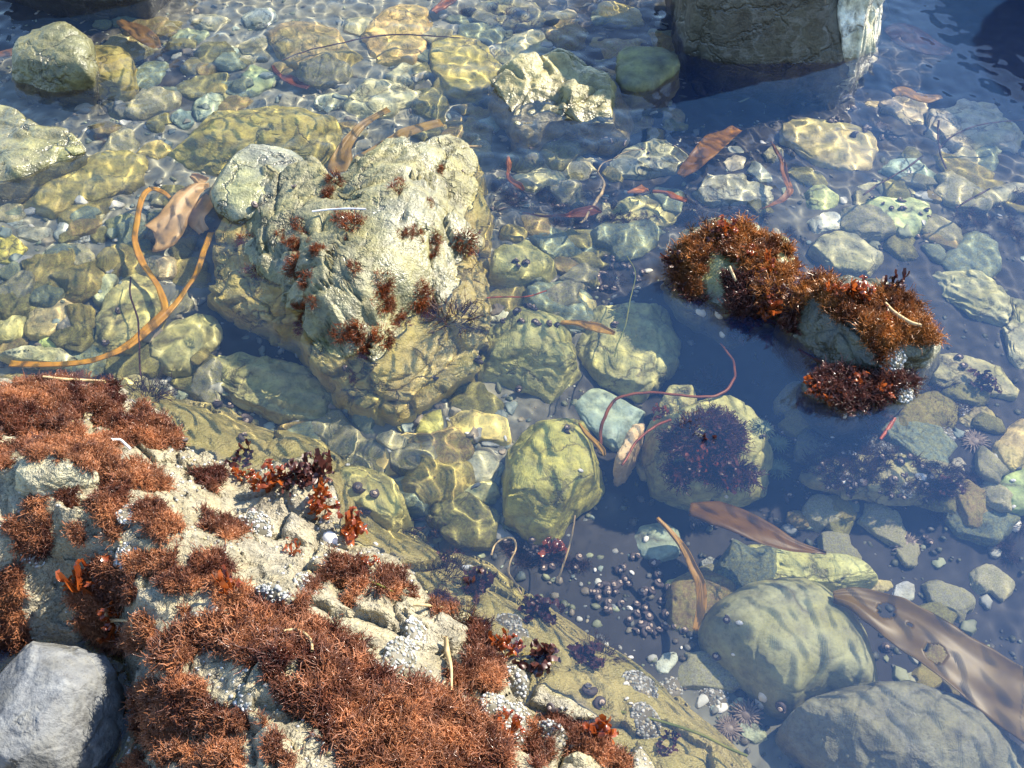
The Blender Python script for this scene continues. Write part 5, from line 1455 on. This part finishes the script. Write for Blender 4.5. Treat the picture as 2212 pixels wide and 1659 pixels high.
stem('coral_sprig', 'orange forked sprig among the barnacles on the low weedy shelf', T(2, 1, [(1270, 1215), (1310, 1160), (1340, 1115), (1362, 1078)]), [.003, .005, .004], M_STIPE, None, cat='seaweed sprig', col=(.8, .35, .3), lift=.02)

rock('lumpy tan sponge standing between the teal flat stone and the purple head', T(1, 1, [(1765, 1345), (1800, 1270), (1850, 1180), (1880, 1115), (1970, 1095), (1950, 1160), (1900, 1240), (1860, 1320), (1800, 1350)]), (1, 1, 1), -.05, .06, M_SPONGE, rough=2.2, cuts=0, seed=5, name='sponge', cat='sponge')


# ------------------------------------------------------------------ snails
def snail_mesh(a0, a1, name, mat, first):
    V, F = [], []
    nt_, ns = int((a1 - a0) / .26), 9
    for i in range(nt_ + 1):
        th = a0 + (a1 - a0) * i / nt_
        g_ = math.exp(.135 * (th - 18.85))
        cx, cy, cz = .50 * g_ * math.cos(th), .50 * g_ * math.sin(th), .35 + 1.15 * (1 - g_)
        for j in range(ns):
            p = 6.2832 * j / ns
            rr = .5 * g_
            V.append((cx + rr * math.cos(p) * math.cos(th), cy + rr * math.cos(p) * math.sin(th), cz + rr * .85 * math.sin(p)))
    for i in range(nt_):
        for j in range(ns):
            a, b = i * ns + j, i * ns + (j + 1) % ns
            F.append((a, b, b + ns, a + ns))
    m = mesh(name, np.array(V) - np.array((0, 0, .0)), np.array(F))
    m.materials.append(mat)
    return m


SH = snail_mesh(11.6, 18.85, 'snail', M_SNAIL, True)
TP = snail_mesh(0, 11.8, 'spire_tip', M_TIP, False)


def snail(u, v, lab, r=.0125, group=None, lean=.85):
    p, n = hit(u, v)
    o = link('snail', SH)
    place(o, p, n, r_.uniform(0, 6.28), r, .6, .1 * r)
    o.rotation_euler.x += r_.uniform(-.6, .6)
    o.rotation_euler.y += r_.uniform(-.6, .6)
    t = link('spire_tip', TP, None, o)
    tag(o, lab, 'snail', group)


CL = [
 ('dark sea snail in the heap between the biggest boulder and the left weed-covered rock', 'snails heaped right of the biggest boulder', 46, [(1205, 520), (1260, 500), (1340, 520), (1400, 580), (1360, 630), (1290, 640), (1220, 620), (1200, 570)], .0105),
 ('dark sea snail with a pale tip in the colony left of the huge smooth boulder', 'snails in the colony by the submerged ledge', 58, [(1290, 1230), (1340, 1200), (1400, 1200), (1480, 1250), (1520, 1290), (1510, 1370), (1440, 1400), (1370, 1370), (1260, 1290)], .0115),
 ('dark sea snail among the weeds under the bright yellow-green stone', 'snails under the bright yellow-green stone', 16, [(1090, 1170), (1180, 1160), (1250, 1190), (1280, 1240), (1180, 1240), (1100, 1210)], .0115),
 ('dark sea snail between the pale grey stone and the yellow-brown lump', 'snails right of the big boulder flank', 12, [(1055, 640), (1120, 650), (1180, 680), (1250, 690), (1240, 710), (1130, 700), (1070, 700)], .0115),
 ('sea snail on the stone with curved light lines or just behind it', 'snails under the tall dark block', 13, [(1770, 245), (1850, 235), (1860, 270), (1930, 290), (1920, 320), (1880, 310), (1800, 275)], .0125),
 ('sea snail in the dark turf above the snail heap', 'snails in the dark turf at centre', 26, [(1060, 400), (1200, 420), (1350, 400), (1300, 500), (1180, 510), (1060, 500)], .0085),
 ('small sea snail scattered in the blue channel at the right', 'snails scattered in the channel', 34, [(1420, 1060), (1560, 1080), (1650, 850), (1720, 870), (1750, 1000), (1950, 1050), (2150, 1150), (2000, 1180), (1750, 1150), (1500, 1200)], .0085),
 ('sea snail among barnacles and weed on the low shelf at the right', 'snails on the weedy shelf at right', 24, [(1740, 1000), (1850, 960), (2000, 980), (2150, 1080), (2150, 1130), (1950, 1070), (1780, 1060)], .011),
 ('sea snail near the smooth pale green stone at the upper right', 'snails around the pale green stone', 18, [(1830, 400), (1900, 380), (2020, 440), (2040, 540), (1950, 560), (1930, 530), (2000, 470), (1850, 430)], .009),
 ('tiny sea snail under the ripples near the jagged rock', 'snails under the ripples at the top', 20, [(1000, 250), (1130, 290), (1350, 300), (1480, 310), (1500, 260), (1600, 300), (1400, 350), (1150, 340)], .008)]
for lab, grp, n, poly, rad in CL:
    us, vs = [p[0] for p in poly], [p[1] for p in poly]
    k = 0
    while k < n:
        q = np.array([[r_.uniform(min(us), max(us)), r_.uniform(min(vs), max(vs))]])
        if inside(poly, q)[0]:
            snail(q[0, 0], q[0, 1], lab, rad * r_.uniform(.75, 1.25), grp)
            k += 1
for u, v, rad, lab in [
 (530, 908, .017, 'large banded sea snail on the dark slab above the ledge'), (775, 1050, .016, 'black sea snail with a white spot on the olive light-netted stone'), (790, 1098, .013, 'black sea snail at the lower edge of the olive light-netted stone'), (803, 1068, .013, 'flat dark sea snail right of the white-spotted one'), (522, 950, .013, 'black sea snail on the bare shallow shelf'), (468, 882, .014, 'dark sea snail at the waterline by the drowned weed'), (500, 885, .013, 'dull sea snail right of the waterline one'), (405, 965, .016, 'black sea snail with an orange mouth at the edge of the upper carpet'), (228, 745, .012, 'brown sea snail on the foot of the large olive oval stone'), (252, 672, .010, 'flat dark limpet-like sea snail on the large olive oval stone'),
 (1115, 570, .012, 'leftmost dark sea snail on top of the stone with three snails'), (1138, 568, .012, 'right one of the dark sea snails on the stone with three snails'), (1115, 577, .010, 'pale-bellied sea snail in front of the other two on the stone'), (1035, 783, .013, 'black sea snail on the left end of the banded olive stone'), (1118, 832, .014, 'dark sea snail in the hollow of the banded olive stone'), (1228, 690, .016, 'round black sea snail beside the golden kelp strip'), (1332, 703, .012, 'black sea snail in the shade on the wide olive stone'), (1230, 928, .012, 'dark sea snail on top of the bright yellow-green stone'),
 (1272, 1500, .016, 'orange-and-white topped sea snail on the bare lower shelf'), (1196, 1525, .013, 'brown-ringed limpet on the bare lower shelf'), (1293, 1515, .014, 'tan limpet right of the orange-and-white topped snail'), (1694, 1521, .015, 'brown-ringed sea snail on the bottom of the huge smooth boulder'), (1566, 1340, .010, 'small sea snail high on the left of the huge smooth boulder'), (1548, 1418, .012, 'white-ridged sea snail left of the huge smooth boulder'), (1912, 1395, .013, 'purple-brown sea snail between the huge boulder and the brown blade'), (1920, 1168, .011, 'pale sea snail in the blue channel above the brown blade'), (1914, 880, .013, 'white-spiralled sea snail below the low black ragged stone'), (1705, 1077, .014, 'purple-spiralled sea snail in the channel below the purple head'), (1676, 930, .012, 'ringed sea snail in the channel right of the purple head'), (1838, 1048, .014, 'left of two dark snails side by side on the weedy shelf'), (1858, 1043, .014, 'right of two dark snails side by side on the weedy shelf'), (2075, 775, .013, 'upper black sea snail on the olive flat stone at right'), (2085, 795, .013, 'lower black sea snail on the olive flat stone at right'),
 (545, 1010 - 565, .012, 'black sea snail on the left shoulder of the biggest boulder'), (740, 795, .008, 'tiny snail at the submerged front of the biggest boulder'), (945, 818, .009, 'round limpet on the submerged front of the biggest boulder'), (1000, 370, .006, 'tiny pale snail at the right rim of the biggest boulder'), (637, 405, .007, 'small white snail on the pale rounded rock'), (1050, 1520, .014, 'black shiny sea snail among white bits at the ledge edge'), (460, 1322, .012, 'purple-grey sea snail under the wide rust patch'), (540, 1109, .012, 'dark sea snail at the top of the white shell-bit lump'), (1240, 1620, .014, 'dark wet sea snail shell between cream stones at the bottom edge')]:
    snail(u, v, lab, rad)

# ------------------------------------------------------------------ clumps of shell bits, anemones, shells
def bits_lump(u, v, w, h, lab, seed, cat='anemone clump', n=None):
    r = np.random.default_rng(seed)
    p, nn = hit(u, v)
    n = n or int(420 * w * h / .0036) + 60
    D, F = ico(4)
    off = r.uniform(0, 30, 3)
    k = 1 + .18 * fbm(D * 2 + off, 3)
    V0 = D * np.array((w / 2, h / 2, min(w, h) * .26)) * k[:, None]
    VV, FF, nv = [V0], [F], len(V0)
    cols = [np.tile((.12, .105, .07), (len(V0), 1))]
    d1, f1_ = ico(1)
    for i in range(n):
        q = r.integers(len(D))
        if D[q, 2] < -.1:
            continue
        s = r.uniform(.0014, .0042) * np.array((1, r.uniform(.5, 1), r.uniform(.35, .8)))
        M = np.array(frame(Vector(D[q]), r.uniform(0, 6), 1.))
        VV.append((d1 * s) @ M.T + V0[q] * 1.0)
        FF.append(f1_ + nv)
        nv += len(d1)
        c = r.choice(5, p=[.3, .25, .2, .15, .1])
        cols.append(np.tile(np.array([(.46, .45, .42), (.30, .30, .28), (.20, .21, .19), (.35, .30, .20), (.6, .58, .55)][c]) * r.uniform(.7, 1.15), (len(d1), 1)))
    m = mesh('shell_bit_clump', np.concatenate(VV), np.concatenate(FF))
    m.materials.append(M_GRAV)
    tint(m, np.concatenate(cols))
    o = link('shell_bit_clump', m)
    place(o, p, nn, r.uniform(0, 6), 1, .7, .004)
    tag(o, lab, cat)
    return o


for k, (u, v, w, h, lab) in enumerate([
 (1106, 1480, .05, .05, 'round grey lump of shell bits at the waterline of the ledge'), (1075, 1545, .07, .05, 'white shell-bit mass beside the black shiny snail'), (1115, 1560, .05, .05, 'bright white shell-bit cushion at the ledge edge'), (1120, 1605, .08, .06, 'widest shell-bit mass above the bottom rust ring'), (1180, 1590, .05, .04, 'flat shell-bit patch left of the amber leafy weed'), (548, 1148, .06, .06, 'white shell-bit lump below the glossy leafy clump'), (275, 1205, .05, .035, 'white shell-bit patch among the rust seaweed at left'), (590, 1300, .05, .06, 'shell-bit patch at the right of the wide rust patch'), (565, 1340, .05, .05, 'shell-bit patch above the largest shaggy carpet'), (665, 1265, .045, .035, 'small shell-bit patch left of the ledge cushions'), (280, 1118 - 10, .04, .03, 'small shell-bit patch beside the rust band'), (60, 1195, .06, .04, 'shiny grey shell-bit patch at the far left'), (865, 1430, .07, .05, 'shell-bit hollow left of the tan straw'), (905, 1375, .06, .04, 'grainy shell-bit ridge below the cream straw'), (820, 1455, .04, .04, 'knobbly dark shell-bit lump on the ledge'), (520, 1520, .05, .04, 'pale shell-bit lump between rust mats at the bottom'),
 (1095, 1345, .05, .04, 'shell-bit patch under the drowned shelf weeds'), (1110, 1375, .05, .04, 'shell-bit patch beside the amber waterline weed'), (1385, 1480, .06, .045, 'shell-bit mass at the outer edge of the shelf'), (1400, 1560, .06, .045, 'shell-bit mass beside the yellow eelgrass strand'), (1450, 1490, .05, .04, 'shell-bit mass left of the pale pink anemone'), (1540, 1500, .05, .05, 'shell-bit gravel at the foot of the huge smooth boulder'),
 (1885, 945, .05, .04, 'grainy shell-bit dome left of the orange sprig'), (1915, 975, .075, .05, 'largest grainy shell-bit dome on the weedy shelf'), (1785, 965, .04, .035, 'small grainy shell-bit dome on the weedy shelf'), (2040, 940, .05, .05, 'white barnacle patch on the right of the weedy shelf'), (1830, 1030, .03, .025, 'white shell scrap mound on the weedy shelf'), (1960, 1060, .035, .03, 'white barnacle spot in the weed at right'), (2080, 880, .05, .03, 'white crust on the yellowish stone at right'), (2140, 1090, .05, .05, 'grainy mound at the right near the green boulder'), (1955, 845, .05, .04, 'glinting wet shell-bit mass at the right end of the ragged stone'), (1930, 780, .05, .05, 'glinting wet bits below the right weed-covered rock')]):
    bits_lump(u, v, w, h, lab, 200 + k)


def anemone(u, v, rad, lab, mat, seed, n=60):
    r = np.random.default_rng(seed)
    p, nn = hit(u, v)
    D, F = ico(3)
    V0 = D * np.array((rad * .42, rad * .42, rad * .3))
    o = link('anemone', mesh('anemone', V0, F), mat)
    place(o, p, nn, 0, 1, .6, 0)
    tag(o, lab, 'anemone')
    VV, FF, nv = [], [], 0
    for k in range(n):
        a = 6.283 * k / n + r.uniform(-.05, .05)
        ring = k % 3
        L_ = rad * (.62, .8, 1.0)[ring]
        el = (.9, .55, .25)[ring] + r.uniform(-.15, .15)
        d = np.array((math.cos(a) * math.cos(el), math.sin(a) * math.cos(el), math.sin(el)))
        b = np.array((math.cos(a), math.sin(a), .5)) * rad * .25
        s = np.array((-math.sin(a), math.cos(a), 0))
        u2 = np.cross(d, s)
        for i in range(4):
            t = i / 3
            q = b + d * L_ * .8 * t - np.array((0, 0, .25 * L_ * t * t))
            w = rad * .12 * (1 - .75 * t)
            for j in range(4):
                an = j * 1.5708
                VV.append(q + (s * math.cos(an) + u2 * math.sin(an)) * w)
        for i in range(3):
            for j in range(4):
                A, B = nv + i * 4 + j, nv + i * 4 + (j + 1) % 4
                FF.append((A, B, B + 4, A + 4))
        nv += 16
    link('tentacles', mesh('tentacles', np.array(VV), np.array(FF)), mat, o)


for k, (u, v, rad, lab, mt) in enumerate([
 (1080, 1135, .030, 'green spiny anemone left of the bright yellow-green stone foot', M_ANEM), (1646, 925, .026, 'blue-green anemone at the top right of the purple-headed rock', M_ANEM), (1683, 958, .024, 'green anemone on the right flank of the purple-headed rock', M_ANEM), (1684, 1013, .026, 'yellow-green anemone at the lower right of the purple-headed rock', M_ANEM), (1612, 1545, .028, 'pale pink open anemone left of the huge smooth boulder foot', M_PINK), (1575, 1575, .024, 'pinkish anemone beside the yellow eelgrass strand', M_PINK), (1955, 1178, .028, 'pale striped anemone in the channel above the brown blade', M_PINK), (2105, 955, .03, 'tan feathery anemone left of the tan boulder', M_PINK), (1910, 275, .024, 'pale feathery anemone right of the snails under the dark block', M_PINK), (1505, 1120, .018, 'small grey anemone above the grey oblong stone', M_PINK), (1195, 1545, .016, 'small pink anemone on the bare lower shelf', M_PINK)]):
    anemone(u, v, rad, lab, mt, 300 + k)


def shell_flake(seed):
    r = np.random.default_rng(seed)
    D, F = ico(3)
    V = D * np.array((1, .55 + .2 * r.random(), .5))
    V[:, 2] = np.where(V[:, 2] < 0, -.9 * np.abs(V[:, 2]), V[:, 2]) * .5
    V[:, 2] -= .5 * (V[:, 0] ** 2 + V[:, 1] ** 2) * .6
    V[:, :2] *= (1 + .3 * noise(D * 2.2 + seed))[:, None]
    m = mesh('shell_fragment', V, F)
    m.materials.append(M_WHITE)
    return m


SHF = [shell_flake(k) for k in range(4)]


def flake(u, v, s, lab, group=None):
    p, n = hit(u, v)
    o = link('shell_fragment', SHF[r_.integers(4)])
    place(o, p + Vector((0, 0, .003)), n, r_.uniform(0, 6), s, .6)
    tag(o, lab, 'shell', group)


for u, v, s, lab in [(712, 1163, .016, 'long white shell flake standing in the shallow shelf'), (1648, 1505, .012, 'white open shell at the foot of the huge smooth boulder'), (1640, 1520, .012, 'second white shell below the open one'), (1558, 1530, .013, 'white shell shard beside the shell-bit gravel'), (2045, 918, .018, 'large white broken shell on the right shelf'), (1515, 675, .016, 'white shell shard at the water by the left weed-covered rock'), (1552, 682, .012, 'bluish white shell shard right of the larger shard'), (1560, 722, .012, 'pale shard in the channel below the left weed-covered rock'), (1838, 980, .011, 'white shell on the grainy dome of the weedy shelf'), (370, 813, .009, 'white shell chip behind the foreground carpet'), (2190, 1128, .02, 'white broken shell at the right edge above the green boulder'), (1990, 1030, .012, 'white shell chip near the tan boulder'), (1395, 1165, .007, 'white chip in the channel below the purple head'), (1595, 1135, .006, 'white sliver beside the orange-edged brown blade'), (1650, 1215, .006, 'white chip over the olive slab'), (2160, 465, .006, 'white glinting chip at the right edge on the slanting slab'), (1905, 300, .008, 'white shell chip right of the curved-lined stone'), (1650, 303, .010, 'white snail shell left of the curved-lined stone'), (958, 1225, .009, 'white shell chips on the shelf beside brown weed'), (1010, 1228, .010, 'white shell patch on the shelf under the drowned weed')]:
    flake(u, v, s, lab)
for k in range(46):
    z_ = [(1250, 850, 1750, 1150), (1280, 1180, 1600, 1560), (700, 880, 1120, 1180), (1750, 860, 2200, 1150)][k % 4]
    flake(r_.uniform(z_[0], z_[2]), r_.uniform(z_[1], z_[3]), r_.uniform(.003, .006), ('tiny white shell chip in the dark channel', 'tiny white shell chip near the snail colony', 'tiny white shell chip in gravel below the biggest boulder', 'tiny white shell chip on the right shelf')[k % 4], ('chips in the channel', 'chips near the snail colony', 'chips below the biggest boulder', 'chips on the right shelf')[k % 4])

# ------------------------------------------------------------------ cobbles, pebbles and gravel between the stones
PEBS = []
for k in range(7):
    a = np.linspace(0, 6.283, 12, endpoint=False)
    rr = 1 + .18 * np.random.default_rng(k).normal(size=12)
    V, F, c, zc = body([(r * math.cos(t), .72 * r * math.sin(t)) for r, t in zip(rr, a)], 0, .42, .4, 40 + k, 4, rough=.45, cuts=4)
    PEBS.append(mesh('pebble', V, F))
for b in PEBS:
    b.materials.append(M_PEB)
CB = [mesh('cobble', *body([(r * math.cos(t), .75 * r * math.sin(t)) for r, t in zip(1 + .15 * np.random.default_rng(20 + k).normal(size=12), np.linspace(0, 6.283, 12, endpoint=False))], 0, .38, .4, 60 + k, 5, rough=.8, cuts=6)[:2]) for k in range(6)]
for b in CB:
    b.materials.append(M_UND)
PC = [(.30, .31, .27), (.22, .27, .24), (.18, .20, .20), (.36, .32, .22), (.48, .48, .44), (.26, .22, .16), (.30, .33, .20), (.20, .22, .13)]


def on_bed(u, v, tol=.03):
    p, n = hit(u, v)
    return p, n, abs(p.z - bed_z(p.x, p.y)) < tol


ZONES = [
 ('left gravel bed beside the orange strand', (0, 430, 440, 800), 70, 26), ('gravel bed at the upper left', (180, 40, 760, 340), 70, 24), ('gravel at the foot of the biggest boulder', (640, 860, 1110, 1180), 62, 10),
 ('shadowed gap right of the biggest boulder', (1050, 500, 1320, 720), 24, 6), ('rippled water at the top centre', (880, 20, 1460, 340), 26, 20), ('blue water at the right edge', (1640, 330, 2212, 560), 30, 14), ('lower right corner around the brown blade', (1500, 1170, 2150, 1560), 28, 8), ('dark middle above the snail heap', (1080, 320, 1460, 540), 14, 8), ('slope behind the foreground ledge', (380, 790, 720, 980), 18, 2), ('right side around the weedy shelf', (1700, 780, 2212, 1150), 14, 12)]
for zn, (u0, v0, u1, v1), npb, ncb in ZONES:
    for kind, num in (('flat_stone', (ncb + 2) // 2), ('cobble', ncb), ('pebble', int(npb * .8))):
        k = t = 0
        while k < num and t < num * 12:
            t += 1
            u, v = r_.uniform(u0, u1), r_.uniform(v0, v1)
            p, n, ok = on_bed(u, v)
            if not ok:
                continue
            s = r_.uniform(.05, .085) if kind == 'flat_stone' else r_.uniform(.026, .05) if kind == 'cobble' else .006 + .016 * r_.random() ** 1.5
            o = link(kind, CB[r_.integers(6)] if kind != 'pebble' else PEBS[r_.integers(7)])
            if kind == 'flat_stone':
                o.data = CB[r_.integers(6)]
            place(o, p, n, r_.uniform(0, 6.28), s, .5, .12 * s if kind == 'flat_stone' else -.1 * s)
            c = np.array(PC[r_.integers(len(PC))] if kind == 'pebble' else [OLIVE, DOL, GREY, TEAL, PALE, BRN][r_.integers(6)]) * r_.uniform(.6, 1.0)
            o.color = (*c, 1)
            tag(o, ('broad flat stone sunk in the ' if kind == 'flat_stone' else 'rounded cobble half sunk in the ' if kind == 'cobble' else 'small pebble lying in the ') + zn, kind, kind.replace('_', ' ') + 's in the ' + zn)
            k += 1
gV, gF, gC, nv = [], [], [], 0
d1, f1_ = ico(2)
for k in range(12000):
    u, v = r_.uniform(-250, 2460), r_.uniform(-60, 1660)
    p = at(u, v, -.12)
    x, y = p.x, p.y
    z = bed_z(x, y) if False else None
    gV.append((x, y))
G = np.array(gV)
gz = bedf(G)
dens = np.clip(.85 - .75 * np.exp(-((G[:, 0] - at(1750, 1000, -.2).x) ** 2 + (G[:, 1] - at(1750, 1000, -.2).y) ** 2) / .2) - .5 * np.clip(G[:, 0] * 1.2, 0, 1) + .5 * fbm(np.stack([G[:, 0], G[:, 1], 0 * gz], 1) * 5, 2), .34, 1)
sel = r_.random(len(G)) < dens
G = np.concatenate([G, np.minimum(dens, 1)[:, None]], 1)
G, gz = G[sel], gz[sel]
tr_ = at(2080, 90, -.2)
sel = ((G[:, 0] - tr_.x) / .55) ** 2 + ((G[:, 1] - tr_.y) / .3) ** 2 > 1
G, gz = G[sel], gz[sel]
VV, FF, CC = [], [], []
for k in range(len(G)):
    s = .0025 + .0065 * r_.random() ** 2
    sc3 = s * np.array((1, r_.uniform(.6, 1), r_.uniform(.4, .7)))
    M = np.array(frame(Vector((r_.normal() * .3, r_.normal() * .3, 1)).normalized(), r_.uniform(0, 6), 1.))
    VV.append((d1 * sc3 * (1 + .12 * r_.normal(size=(len(d1), 1)))) @ M.T + np.array((G[k, 0], G[k, 1], gz[k] + .3 * s)))
    FF.append(f1_ + nv)
    nv += len(d1)
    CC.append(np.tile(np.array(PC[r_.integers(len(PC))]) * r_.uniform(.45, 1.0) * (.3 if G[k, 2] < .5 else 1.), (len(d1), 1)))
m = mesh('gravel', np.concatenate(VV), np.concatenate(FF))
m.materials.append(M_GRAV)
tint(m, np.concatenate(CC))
tag(link('gravel', m), 'mixed grey, teal and tan gravel over the bed of the pool', 'gravel', None, 'stuff')
